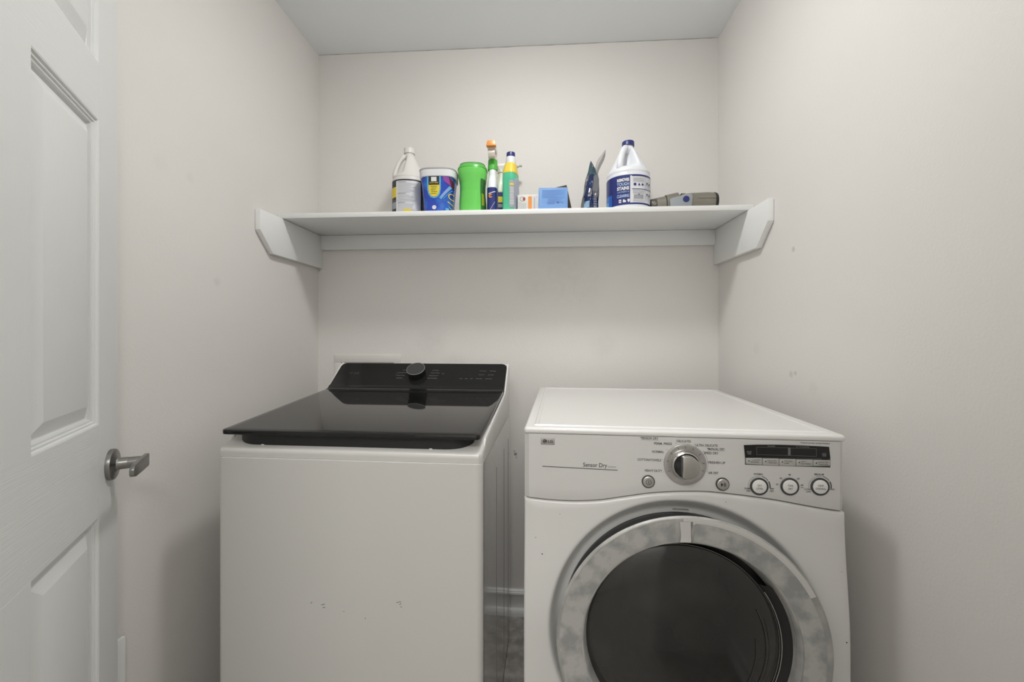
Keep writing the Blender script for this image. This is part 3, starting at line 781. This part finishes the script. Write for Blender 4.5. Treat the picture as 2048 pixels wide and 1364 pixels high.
# five keys
labs = (('* CUSTOM', 'PROGRAM'), ('RACK DRY', '* END DRY'), ('WRINKLE', 'CARE'), ('ANTI', 'BACTERIAL'), ('DAMP DRY BEEP', '* CHILD LOCK'))
for i, (a, b) in enumerate(labs):
    u0 = .1408 + i * .0340 + .0004; u1 = .1408 + (i + 1) * .0340 - .0006
    f = lambda u: .9190 - .0022 * (1 - ((u - .2258) / .085) ** 2) + (u - .2258) * .012
    pts = [(u0, f(u0)), ((u0 + u1) / 2, f((u0 + u1) / 2)), (u1, f(u1)), (u1, .9318), (u0, .9312)]
    kb_ = prism('program_key', pts, V(-.0052), V(-.002), mat('key_grey', (.46, .455, .43), .35), cp, axis='y', bev=.0005)
    q = Print(); q.disc(u0 + .0060, .9250, .0013, 12); q.make('key_lamp', m_inkd, kb_, lambda a_, c: (a_, V(-.0052) - .0003, c))
    q = Print(); q.text(a, u0 + .0092, .9258, .0040, 'LEFT', width=min(.020, .0024 * len(a))); q.text(b, u0 + .0092, .9212, .0040, 'LEFT', width=min(.020, .0024 * len(b)))
    q.make('key_lettering', m_ink, kb_, lambda a_, c: (a_, V(-.0052) - .0003, c))
box('key_bay', .1400, .3115, V(-.0036), V(-.002), .9160, .9335, m_dark, cp)
# specks on the white sheet
p = Print()
for u, v, r in ((.331, .560, .0016), (.329, .70, .0008), (-.30, .70, .0015), (-.315, .735, .001), (.10, .833, .001), (-.26, .79, .0008), (.322, .42, .001)): p.disc(u, v, r, 8)
p.make('speck', m_ink, dr, lambda u, v: (u, V(basey(v)) - .0005, v))

# ================================================================== THINGS ON THE SHELF
def interp(prof, z):
    if z <= prof[0][0]: return prof[0][1:]
    for a, b in zip(prof, prof[1:]):
        if z <= b[0]:
            t = (z - a[0]) / max(1e-9, b[0] - a[0]); return tuple(a[i] + (b[i] - a[i]) * t for i in range(1, len(a)))
    return prof[-1][1:]
class Bottle:
    """loft of superellipses: profile rows (z, rx, ry, n[, cx])"""
    def __init__(s, prof): s.p = [r if len(r) == 5 else (*r, 0.0) for r in prof]
    def pt(s, th, z, k=0.0, dent=None):
        rx, ry, n, cx = interp(s.p, z); rx += k; ry += k
        if dent: f = dent(th, z); rx *= f; ry *= f
        c, si = math.cos(th), math.sin(th); e = 2 / n
        return (cx + rx * math.copysign(abs(c) ** e, c), ry * math.copysign(abs(si) ** e, si), z)
    def front(s, x, z, k=.0004):
        rx, ry, n, cx = interp(s.p, z); t = min(.985, abs((x - cx) / rx)); y = -(ry * (1 - t ** n) ** (1 / n)); return (x * (1 + k / rx), y * (1 + k / ry) - k * .3, z)
    def mesh(s, name, m, parent, seg=56, dent=None, dz=.004):
        zs = set(r[0] for r in s.p); z = s.p[0][0]
        while z < s.p[-1][0]: zs.add(round(z, 5)); z += dz
        zs = sorted(zs); vs = [s.pt(2 * math.pi * k / seg, z, 0, dent) for z in zs for k in range(seg)]; fs = []
        for i in range(len(zs) - 1):
            for k in range(seg): k2 = (k + 1) % seg; fs.append((i * seg + k, i * seg + k2, (i + 1) * seg + k2, (i + 1) * seg + k))
        fs.append(list(range(seg))[::-1]); fs.append([(len(zs) - 1) * seg + k for k in range(seg)])
        return mk(name, vs, fs, m, parent, 40)
    def band(s, name, a0, a1, z0, z1, m, parent, k=.0006, na=40, nz=10, z1f=None):
        vs, fs = [], []
        for i in range(na + 1):
            a = R(a0 + (a1 - a0) * i / na)
            for j in range(nz + 1): vs.append(s.pt(a, z0 + (z1 - z0) * j / nz, k))
        for i in range(na):
            for j in range(nz): q = i * (nz + 1) + j; fs.append((q, q + nz + 1, q + nz + 2, q + 1))
        return mk(name, vs, fs, m, parent, 40)

def ribbed_cap(name, r, z0, z1, m, parent, cx=0, cy=0):
    seg = 60; vs, fs = [], []
    prof = [(1, z0), (1, z1 - .003), (.95, z1 - .0008), (.85, z1)]
    for q, z in prof:
        for k in range(seg):
            rr = r * q * (1 + (.012 if k % 2 else -.012)); a = 2 * math.pi * k / seg; vs.append((cx + rr * math.cos(a), cy + rr * math.sin(a), z))
    for i in range(3):
        for k in range(seg): k2 = (k + 1) % seg; fs.append((i * seg + k, i * seg + k2, (i + 1) * seg + k2, (i + 1) * seg + k))
    fs.append(list(range(seg))[::-1]); fs.append([3 * seg + k for k in range(seg)])
    return mk(name, vs, fs, m, parent, 30)

# ---- cream jug, black and yellow label (far left)
j = thing('bleach_bottle', 'cream plastic jug with white cap and black, yellow and white label, far left', 'bottle', (-.5190, 1.655, SZ), 6)
B = Bottle([(0, .060, .060, 2.3), (.004, .0655, .0655, 2.3), (.150, .0655, .0655, 2.3), (.158, .0640, .0640, 2.2), (.164, .0650, .0650, 2.2), (.176, .0600, .0600, 2.1), (.205, .046, .046, 2), (.235, .031, .031, 2), (.252, .0215, .0215, 2), (.262, .0185, .0185, 2), (.270, .0185, .0185, 2)])
ha = R(200)
def dent(th, z):
    d = abs((th - ha + math.pi) % (2 * math.pi) - math.pi); zz = sm((z - .168) / .02) * sm((.258 - z) / .02)
    return 1 - .55 * zz * sm((1.05 - d) / .35)
B.mesh('body', m_hdpec, j, dent=dent)
hx, hy = math.cos(ha), math.sin(ha)
tube('handle', [(hx * r, hy * r, z) for r, z in ((.052, .160), (.057, .172), (.056, .185), (.049, .205), (.041, .225), (.031, .243), (.020, .255), (.012, .256))], [.010, .0095, .009, .0085, .0085, .009, .010, .010], m_hdpec, j)
ribbed_cap('cap', .0215, .268, .290, m_hdpec, j)
lb = B.band('label', -235, 55, .004, .146, m_blk, j, na=60)
B.band('label_panel', -124, -40, .004, .140, m_paper, lb, .0010)
B.band('yellow_patch', -190, -123, .078, .118, m_yel, lb, .0012, 16)
B.band('label_patch', -172, -125, .034, .060, m_greyl, lb, .0012, 16)
p = Print()
for k_ in range(26):
    v = .134 - k_ * .0050
    if k_ in (0, 9, 16): p.rect(-.0320, random.uniform(-.008, .008), v, v + .0022, 8)
    elif k_ == 14: p.rect(-.0500, .036, v, v + .0012, 14)
    else: p.rect(-.0320, random.uniform(.012, .036), v, v + .0009, 12)
p.make('label_print', m_greyl, lb, lambda u, v: B.front(u, v, .0016), fine=.006)
p = Print(); p.rect(-.010, .020, .010, .030, 4); p.make('label_patch', m_yel, lb, lambda u, v: B.front(u, v, .0018), fine=.006)

# ---- blue tub with white lid
j = thing('detergent_tub', 'blue tub with wide white lid, yellow panel and scan here print', 'tub', (-.3825, 1.592, SZ), 2)
B = Bottle([(0, .050, .052, 3), (.003, .0525, .0545, 3.2), (.06, .0575, .057, 3.2), (.118, .0635, .060, 3.4), (.135, .0655, .061, 3.6), (.142, .0655, .061, 3.6)])
B.mesh('body', m_tub, j, 80)
L = Bottle([(0.131, .0665, .0620, 3.6), (.133, .0690, .0640, 3.6), (.156, .0700, .0650, 3.6), (.158, .0695, .0645, 3.6), (.1585, .0660, .061, 3.6), (.163, .0650, .060, 3.6)])
L.mesh('lid', m_paper, j, 80)
L2 = Bottle([(.1578, .0705, .0655, 3.6), (.1615, .0708, .0658, 3.6), (.1635, .0690, .064, 3.6)])
L2.mesh('lid_rim', mat('lid_rim_grey', (.36, .36, .34), .5), j, 80)
S2 = lambda k: (lambda u, v: B.front(u, v, k))
p = Print(); p.rect(-.030, .0155, .060, .131, 10); 
glow = [(-.034, .131), (-.034, .085), (-.030, .068), (-.022, .056), (-.008, .051), (.006, .056), (.014, .068), (.0175, .085), (.0175, .131)]
p = Print(); p.poly(glow); p.make('label_glow', m_cyan, j, S2(.0005), fine=.006)
p = Print(); p.poly([(-.0285, .104), (-.0285, .085), (-.025, .070), (-.018, .060), (-.008, .057), (.002, .060), (.009, .070), (.0125, .085), (.0125, .104)]); p.make('yellow_panel', m_yel, j, S2(.0009), fine=.006)
p = Print(); p.rect(-.0275, .0115, .100, .1312, 6); p.make('black_panel', m_inkd, j, S2(.0011), fine=.006)
p = Print(); p.rect(-.018, .002, .1125, .1285, 2); p.make('white_square', m_inkw, j, S2(.0014), fine=.006)
p = Print(); p.text('SCAN HERE', -.0080, .1055, .0062, 'CENTER', width=.031, bold=.01); p.make('label_lettering', m_yel, j, S2(.0015), fine=.006)
p = Print()
for k_ in range(5): p.rect(-.020 + (k_ % 2) * .002, .004 - (k_ % 3) * .003, .094 - k_ * .0065, .0955 - k_ * .0065, 3)
p.make('label_print', m_dgreen, j, S2(.0015), fine=.006)
p = Print(); p.poly([(.024, .1305), (.030, .1305), (.045, .1285), (.058, .1220), (.058, .090), (.050, .098), (.036, .108), (.027, .118)]); p.make('purple_badge', m_purple, j, S2(.0012), fine=.006)
p = Print(); p.poly([(.046, .1280), (.060, .1180), (.060, .090), (.052, .097), (.050, .108)]); p.make('maroon_badge', m_maroon, j, S2(.0016), fine=.006)
p = Print(); p.line((.014, .050), (.052, .095), .010); p.line((.026, .050), (.056, .084), .002); p.make('cyan_streak', m_cyan, j, S2(.0010), fine=.006)
p = Print(); p.line((.018, .056), (.046, .088), .0045); p.make('streak_print', mat('lilac_print', (.38, .35, .72), .4), j, S2(.0014), fine=.006)
p = Print(); p.arc(.054, .060, .010, .003, 60, 300); p.line((.040, .040), (.056, .030), .003); p.line((.044, .022), (.056, .012), .002); p.make('edge_lettering', m_yel, j, S2(.0013), fine=.006)
p = Print(); p.disc(-.0075, .018, .0078, 24); p.make('round_seal', m_paper, j, S2(.0013), fine=.006)
p = Print(); p.rect(.033, .044, .004, .016, 3); p.make('cyan_patch', m_cyan, j, S2(.0013), fine=.006)

# ---- green tub
j = thing('green_tub', 'plain glossy lime green tub with waisted sides and green lid', 'tub', (-.2545, 1.600, SZ), 0)
B = Bottle([(0, .0475, .050, 2.6), (.003, .0500, .052, 2.6), (.05, .0500, .052, 2.6), (.085, .0475, .050, 2.5), (.115, .0480, .051, 2.5), (.150, .0545, .0555, 2.5), (.166, .0552, .056, 2.5), (.1700, .0548, .0555, 2.5)])
B.mesh('body', m_green, j, 72)
Bottle([(.1695, .0550, .0540, 2.5), (.1703, .0550, .0540, 2.5), (.171, .0568, .0555, 2.5), (.1780, .0555, .054, 2.5), (.187, .0480, .047, 2.5), (.1885, .0460, .045, 2.5), (.1890, .043, .042, 2.5)]).mesh('lid', m_green2, j, 72)
Bottle([(.1875, .0490, .0480, 2.5), (.1905, .0485, .0475, 2.5), (.1920, .0450, .0440, 2.5)]).mesh('lid_top', mat('lid_grey_green', (.22, .32, .22), .5), j, 72)
lb = B.band('side_label', -48, 40, .012, .130, m_dgreen, j, .0007, 24)
B.band('side_label_patch', -42, -22, .030, .075, mat('olive_patch', (.30, .40, .03), .4), lb, .0012, 10)

# ---- trigger spray bottle, orange nozzle
def trigger_bottle(name, label, x, y, rz, collar_m, noz_m, head_m, lab_m, shoulder_m, h=.262, wx=.0195, dy=.037):
    j = thing(name, label, 'spray bottle', (x, y, SZ), rz)
    B = Bottle([(0, wx - .002, dy - .003, 3), (.003, wx, dy, 3.2), (.100, wx, dy, 3.2), (.125, wx - .001, dy - .006, 3), (.150, wx - .005, dy - .018, 2.6), (.170, .0155, .018, 2), (.180, .0145, .0155, 2)])
    B.mesh('body', shoulder_m, j, 48)
    lb = B.band('label', -185, 5, .003, .098, lab_m, j, .0005, 48, 8)
    lathe('collar', [(.0160, .172), (.0192, .174), (.0178, .212), (.0160, .214)], collar_m, j, None, 28)
    # head: body, nozzle arm towards the viewer, trigger
    prism('trigger_head', [(-.044, .236), (.020, .230), (.028, .246), (.022, .258), (-.044, .260)], -.0150, .0150, head_m, j, bev=.004)
    lathe('head_neck', [(.0165, .208), (.0150, .236)], head_m, j, None, 24)
    prism('nozzle', [(-.0155, .2440), (-.0185, .2445), (-.0180, .2475), (-.0135, .2640), (.0135, .2640), (.0180, .2475), (.0185, .2445), (.0155, .2440)], -.060, -.041, noz_m, j, axis='y', bev=.0012)
    prism('trigger', [(-.034, .242), (-.044, .240), (-.046, .225), (-.040, .213), (-.034, .207), (-.030, .208), (-.034, .225)], -.0130, .0130, head_m, j, bev=.002)
    return j, B, lb
j, B, lb = trigger_bottle('spray_bottle', 'narrow spray bottle with orange nozzle, green collar and navy label', -.1775, 1.602, 0, m_green2, m_orange, m_clear, m_navy, m_hdpe)
p = Print(); p.arc(-.004, .066, .0060, .003, 40, 330); p.text('S', -.008, .062, .012, 'LEFT', 1, .02); p.make('label_emblem', m_orange, lb, lambda u, v: B.front(u, v, .0010), fine=.006)
p = Print(); p.line((-.012, .074), (.013, .082), .003); p.line((-.010, .006), (.012, .044), .0010); p.line((-.004, .010), (.006, .003), .0010); p.make('label_print', m_paper, lb, lambda u, v: B.front(u, v, .0011), fine=.006)

# ---- pale spray bottle behind
j = thing('trigger_bottle', 'pale spray bottle with dark blue label, turned sideways behind the green bottle', 'spray bottle', (-.1560, 1.722, SZ), 12)
B = Bottle([(0, .034, .026, 2.6), (.003, .037, .028, 2.8), (.125, .037, .028, 2.8), (.160, .030, .024, 2.5), (.190, .018, .017, 2.1), (.204, .0135, .0135, 2), (.208, .0135, .0135, 2)])
mpale = flat('pale_green_plastic', (.60, .62, .50), .3)
B.mesh('body', mpale, j, 48)
lb = B.band('label', -200, 20, .004, .122, m_navy, j, .0006, 40)
B.band('label_patch', -110, -60, .080, .104, m_yel, lb, .0012, 12)
B.band('label_patch', -110, -60, .060, .074, m_greyl, lb, .0012, 12)
lathe('collar', [(.0135, .206), (.0160, .208), (.0150, .222), (.0120, .223)], mpale, j, None, 24)
prism('trigger_head', [(-.030, .236), (-.028, .244), (.070, .254), (.078, .246), (.074, .238), (.012, .230), (.010, .220), (-.012, .220), (-.014, .232)], -.010, .010, m_hdpec, j, axis='y', bev=.002)
lathe('nozzle_tip', [(.006, 0), (.006, .010)], mpale, j, Matrix.Translation((.077, 0, .246)) @ Matrix.Rotation(R(90), 4, 'Y'), 12)
tube('trigger', [(.046, 0, .238), (.052, 0, .222), (.049, 0, .206), (.056, 0, .192)], [.005, .0055, .005, .004], m_hdpec, j, 8)

# ---- green and yellow bottle with blue cap
j = thing('cleaner_bottle', 'tall teal green bottle with yellow shoulder, white neck and blue cap', 'bottle', (-.1075, 1.592, SZ), -14)
B = Bottle([(0, .024, .036, 3.2), (.003, .0265, .0385, 3.4), (.13, .0265, .0385, 3.4), (.150, .0255, .037, 3.2)])
B.mesh('body', m_teal, j, 64)
Bottle([(.1495, .0262, .0375, 3.2), (.155, .0260, .037, 3.1), (.172, .0238, .031, 2.8), (.188, .0225, .0255, 2.4), (.192, .020, .022, 2)]).mesh('shoulder', m_yelp, j, 56)
lathe('neck', [(.0195, .190), (.0200, .195), (.0185, .214), (.0170, .218)], m_paper, j, None, 36)
ribbed_cap('cap', .0162, .217, .236, m_navyc, j)
p = Print(); p.rect(.006, .0245, .018, .118, 8); lb = p.make('label', m_greyl, j, lambda u, v: B.front(u, v, .0007), fine=.006)
p = Print(); p.rect(.008, .022, .100, .106, 6); p.make('label_patch', m_yel, lb, lambda u, v: B.front(u, v, .0012), fine=.006)
p = Print()
for k_ in range(12): p.rect(.008, .022, .030 + k_ * .0055, .0325 + k_ * .0055, 5)
p.make('label_print', m_paper, lb, lambda u, v: B.front(u, v, .0012), fine=.006)
B.band('side_label', -40, 35, .012, .128, mat('pale_side_label', (.42, .45, .55), .4), j, .0007, 16)

# ---- small white and orange carton
j = thing('small_carton', 'small white carton with orange stripe between green bottle and pale blue carton', 'box', (-.0400, 1.578, SZ), -2)
bx = box('carton', -.0390, .0390, -.020, .020, 0, .0655, m_cardw, j, .0008)
F_ = lambda u, v: (u, -.0205, v)
p = Print(); p.rect(.000, .0135, .001, .058); p.make('orange_stripe', m_orange, bx, F_)
p = Print(); p.arc(-.022, .049, .0080, .0024, 40, 330); p.rect(-.034, -.0325, .001, .038); p.rect(-.028, -.0265, .001, .038)
for k_ in range(4): p.rect(-.0235 + k_ * .0045, -.0220 + k_ * .0045, .004, .034)
p.make('carton_print', m_greyl, bx, F_)
p = Print(); p.rect(-.020, -.010, .046, .052); p.rect(-.018, -.012, .042, .056); p.make('red_mark', mat('red_print', (.55, .10, .05), .5), bx, F_)
p = Print(); p.rect(.0215, .0240, .004, .056); p.rect(.027, .0275, .004, .060); p.rect(.0315, .0325, .05, .060); p.make('carton_print', mat('mauve_print', (.38, .33, .45), .5), bx, F_)

# ---- pale blue carton and the dark card behind
j = thing('blue_carton', 'pale blue carton with small print, front of the dark brown box', 'box', (.0510, 1.560, SZ), 2)
bx = box('carton', -.0525, .0525, -.018, .018, 0, .0835, m_carton, j, .0008)
F_ = lambda u, v: (u, -.0185, v)
p = Print(); p.rect(-.050, .051, .0800, .0830); p.rect(-.046, .047, .020, .0215); p.rect(-.046, -.0445, .0215, .078); p.make('carton_band', m_carton3, bx, F_)
p = Print(); p.rect(-.042, .044, .046, .076); p.make('carton_patch', mat('carton_patch_blue', (.17, .34, .71), .4), bx, F_)
p = Print()
for k_ in range(6): p.rect(-.036, random.uniform(.0, .040), .072 - k_ * .0048, .0732 - k_ * .0048)
for k_ in range(4): p.rect(-.020, random.uniform(.020, .040), .041 - k_ * .0042, .0424 - k_ * .0042)
for k_ in range(3): p.rect(-.024, .004, .0285 - k_ * .003, .0297 - k_ * .003)
p.make('carton_print', m_carton2, bx, F_)
p = Print(); p.disc(.0165, .0285, .0030, 12); p.arc(.025, .0285, .002, .0008, 0, 300); p.disc(.0330, .0285, .0018, 10); p.make('carton_symbol', mat('dark_blue_print', (.05, .09, .30), .5), bx, F_)
tag(box('dark_box', 0, .080, -.016, .016, 0, .100, m_brown, None, .001, 2, Matrix.Translation((.0466, 1.622, SZ + .0005)) @ Matrix.Rotation(R(-12), 4, 'Y')), 'dark brown box leaning askew behind the pale blue carton', 'box')

# ---- foil pouch
j = thing('foil_pouch', 'crumpled navy and silver foil pouch standing open with a torn strip', 'pouch', (.192, 1.615, SZ), 0)
nu, nv = 14, 26
def pouch(side):
    vs, fs, mi = [], [], []
    rnd = random.Random(5 + side)
    for jv in range(nv + 1):
        v = jv / nv
        # side view of the pouch: left spine leans right going up, right edge nearly upright
        xl = -.038 + .022 * v / .65 if v < .65 else -.016 + .020 * (v - .65) / .35
        xr = .032 + .004 * v / .65 if v < .65 else (.036 - .008 * (v - .65) / .13 if v < .78 else .028 - .022 * (v - .78) / .22)
        for iu in range(nu + 1):
            u = iu / nu
            x = xl + (xr - xl) * u + .0012 * math.sin(17 * v + side)
            d = (.050 * (1 - v) ** .6 + .006) * math.sin(math.pi * min(1, max(0, u))) ** .6
            fold = .0045 * math.sin(9 * u + 5 * v * (1 + side)) * math.sin(7 * v + 2) + .0022 * rnd.uniform(-1, 1)
            y = (-d * .55 - fold) if side == 0 else (d * .45 + fold)
            if iu in (0, nu): y = 0
            vs.append((x, y, .205 * v))
    pal = [m_foiln, m_foil, m_foilt, m_foilb, m_blk]
    for jv in range(nv):
        for iu in range(nu):
            q = jv * (nu + 1) + iu; fs.append((q, q + 1, q + nu + 2, q + nu + 1))
            u, v = (iu + .5) / nu, (jv + .5) / nv
            k_ = 0
            if u > .62 + .10 * math.sin(9 * v) and v > .30: k_ = 1
            elif u < .13 + .08 * math.sin(11 * v): k_ = 1
            if v > .72 and u < .85: k_ = 2
            if v > .86: k_ = 2
            if .04 < v < .22 and .12 < u < .46 and abs((u - .12) - (v - .04) * 1.4) < .16: k_ = 3
            if v < .10 and u > .3: k_ = 4
            if .30 < v < .46 and .25 < u < .5: k_ = 1
            mi.append(k_)
    return mk('pouch_side', vs, fs, None, j, 20, mats=pal, mi=mi)
pouch(0); pouch(1)
p = Print()
for k_ in range(6): p.rect(.010, .022, .020 + k_ * .0065, .0225 + k_ * .0065)
p.make('pouch_print', m_greyl, j, lambda u, v: (u, -.040 + v * .12, v))
vs, fs = [], []
path = [(.026, .158, .006), (.029, .178, .010), (.036, .198, .013), (.046, .216, .012), (.054, .232, .008), (.059, .247, .0015)]
for (x, z, hw) in path:
    vs += [(x - hw * .8, .003, z + hw * .35), (x, -.004, z), (x + hw * .7, .006, z - hw * .5)]
for i in range(len(path) - 1):
    for k_ in range(2): fs.append((3 * i + k_, 3 * i + k_ + 1, 3 * i + k_ + 4, 3 * i + k_ + 3))
n0 = len(vs); vs += [(a, b + .0008, c) for a, b, c in vs]; fs += [tuple(n0 + q for q in f[::-1]) for f in fs]
ts = mk('torn_strip', vs, fs, mat('grey_foil_back', (.42, .40, .38), .45), j, 30); ts['label'] = 'grey torn strip sticking up'

# ---- white jug, navy label and cap
j = thing('bleach_jug', 'large white jug with navy cap, front handle and navy removes tough stains label', 'bottle', (.3380, 1.625, SZ), -4)
B = Bottle([(0, .074, .074, 2.2), (.005, .0795, .0795, 2.2), (.130, .0800, .0800, 2.2), (.138, .0785, .0785, 2.2), (.145, .0795, .0795, 2.2), (.152, .0780, .0780, 2.1), (.168, .0680, .0680, 2), (.200, .0520, .0520, 2), (.230, .0370, .0370, 2), (.246, .0260, .0260, 2), (.254, .0200, .0200, 2), (.264, .0185, .0185, 2)])
ha = R(-104)
def dent2(th, z):
    d = abs((th - ha + math.pi) % (2 * math.pi) - math.pi); zz = sm((z - .160) / .024) * sm((.250 - z) / .022)
    return 1 - .62 * zz * sm((.85 - d) / .42)
B.mesh('body', m_hdpe, j, 96, dent2, .003)
hx, hy = math.cos(ha - .35), math.sin(ha - .35)
tube('handle', [(hx * r, hy * r, z) for r, z in ((.058, .152), (.066, .164), (.066, .178), (.059, .198), (.049, .218), (.038, .234), (.025, .247), (.010, .252))], [.013, .0125, .0115, .0110, .0110, .0115, .0120, .0120], m_hdpe, j, 16)
ribbed_cap('cap', .0225, .260, .279, m_navyc, j)
lb = B.band('label', -230, 60, .018, .126, m_navy, j, .0006, 80, 8); lb['label'] = 'navy wraparound label'
B.band('blue_fade', -215, -142, .020, .062, m_bluefade, lb, .0010, 24)
B.band('pale_fade', -205, -158, .019, .040, m_cyan, lb, .0013, 24)
SJ = lambda k: (lambda u, v: B.front(u, v, k))
lp = B.band('instruction_panel', -92, -22, .024, .122, m_paper, lb, .0010, 40)
p = Print()
for t, v, sz in (('REMOVES', .1030, .0150), ('STAINS', .0720, .0165)): p.text(t, -.0275, v, sz, 'CENTER', width=.0410, bold=.05)
p.rect(-.0420, -.0340, .0255, .0380, 3); p.rect(-.0285, -.0180, .0265, .0370, 3); p.poly([(-.013, .038), (-.005, .038), (-.005, .030), (-.009, .025), (-.013, .030)])
p.make('label_lettering', m_inkw, lb, SJ(.0014), fine=.006)
p = Print(); p.text('TOUGH', -.0275, .0875, .0160, 'CENTER', width=.0410, bold=.03); p.text('LAUNDRY &', -.0275, .0620, .0085, 'CENTER', width=.0390, bold=.01); p.text('CLEANING', -.0275, .0450, .0150, 'CENTER', width=.0410, bold=.03)
p.make('label_lettering', mat('pale_blue_print', (.40, .55, .80), .5), lb, SJ(.0014), fine=.006)
p = Print(); p.disc(-.038, .0310, .0020, 10); p.rect(-.0225, -.018, .0335, .0370, 1); p.make('icon_cutout', m_navy, lb, SJ(.0018), fine=.006)
p = Print(); p.rect(.0030, .0740, .1195, .1225, 16); p.rect(.0030, .0740, .0720, .0742, 16); p.rect(.0500, .0506, .028, .118, 1); p.make('label_rule', m_navy, lp, SJ(.0014), fine=.006)
p = Print()
for k_ in range(5): p.rect(.006, .046, .1130 - k_ * .0035, .1140 - k_ * .0035, 8)
for k_ in range(4): p.rect(.006, .046, .0670 - k_ * .0035, .0680 - k_ * .0035, 8)
for k_ in range(3): p.rect(.006, .046, .0340 - k_ * .0032, .0348 - k_ * .0032, 8)
for k_ in range(5): p.rect(.053, .071, .0800 - k_ * .0045 + .012, .0808 - k_ * .0045 + .012, 6); p.rect(.053, .071, .0500 - k_ * .0042, .0508 - k_ * .0042, 6)
p.rect(.009, .044, .0385, .0530, 6); p.make('label_print', m_greyl, lp, SJ(.0014), fine=.006)
p = Print(); p.disc(.0130, .0900, .0050, 16); p.poly([(.024, .086), (.032, .086), (.028, .0955)]); p.disc(.0405, .0895, .0040, 12)
for v in (.0930, .0530):
    p.poly([(.055, v + .006), (.061, v + .006), (.059, v - .002), (.057, v - .002)]); p.rect(.0655, .0690, v - .003, v + .006)
p.poly([(.024, .0550), (.030, .0550), (.027, .0500)]); p.make('label_icon', m_navy, lp, SJ(.0018), fine=.006)

# ---- grey handheld tool lying on its side
j = thing('handheld_vacuum', 'taupe grey handheld cordless vacuum lying on its side at the right end', 'vacuum', (.531, 1.600, SZ), -3)
def AX(x, z=.032, tilt=0): return Matrix.Translation((x, 0, z)) @ Matrix.Rotation(R(tilt), 4, 'Y') @ Matrix.Rotation(R(90), 4, 'Y')
lathe('barrel', [(.0270, -.008), (.0320, .0), (.0345, .035), (.0350, .085), (.0335, .108), (.0300, .118), (.0200, .122)], m_taupe, j, AX(0, .0355), 40)
lathe('end_ring', [(.0330, .1085), (.0342, .1088), (.0318, .1165), (.0300, .1185)], m_blackm, j, AX(.002, .0355), 40, cap=False)
box('barrel_seam', .045, .112, -.0356, -.0340, .0395, .0400, m_taupd, j)
lathe('collar', [(.0270, -.045), (.0320, -.044), (.0375, -.002), (.0345, .001), (.0270, .002)], m_taupe, j, AX(-.016, .0365, -4), 40)
lathe('motor_ring', [(.0250, -.034), (.0268, -.032), (.0305, 0), (.0290, .002)], m_taupe, j, AX(-.062, .0315, -4), 36)
lathe('ring_gap', [(.0305, -.0015), (.0318, -.0005), (.0318, .0010), (.0300, .002)], m_blackm, j, AX(-.061, .0320, -4), 36, cap=False)
lathe('nozzle', [(.0215, -.020), (.0235, -.018), (.0250, -.012), (.0262, 0)], m_taupd, j, AX(-.096, .0285, -2), 32)
prism('side_plate', [(-.052, .012), (-.054, .038), (-.044, .044), (.004, .056), (.022, .056), (.026, .045), (.022, .012)], -.0400, -.0360, m_bgrey, j, axis='y', bev=.0012)
lathe('power_button', [(.0115, 0), (.0113, .0015), (.010, .0022), (.001, .0024)], m_navyc, j, FRONT(.003, -.0400, .0375), 28)
box('catch', -.006, .010, -.008, .012, .0640, .0690, m_dark, j, .001)
p = Print(); p.arc(-.104, .030, .0040, .0009, 90, 400); p.make('nozzle_mark', m_inkw, j, lambda u, v: (u, -.0262, v))
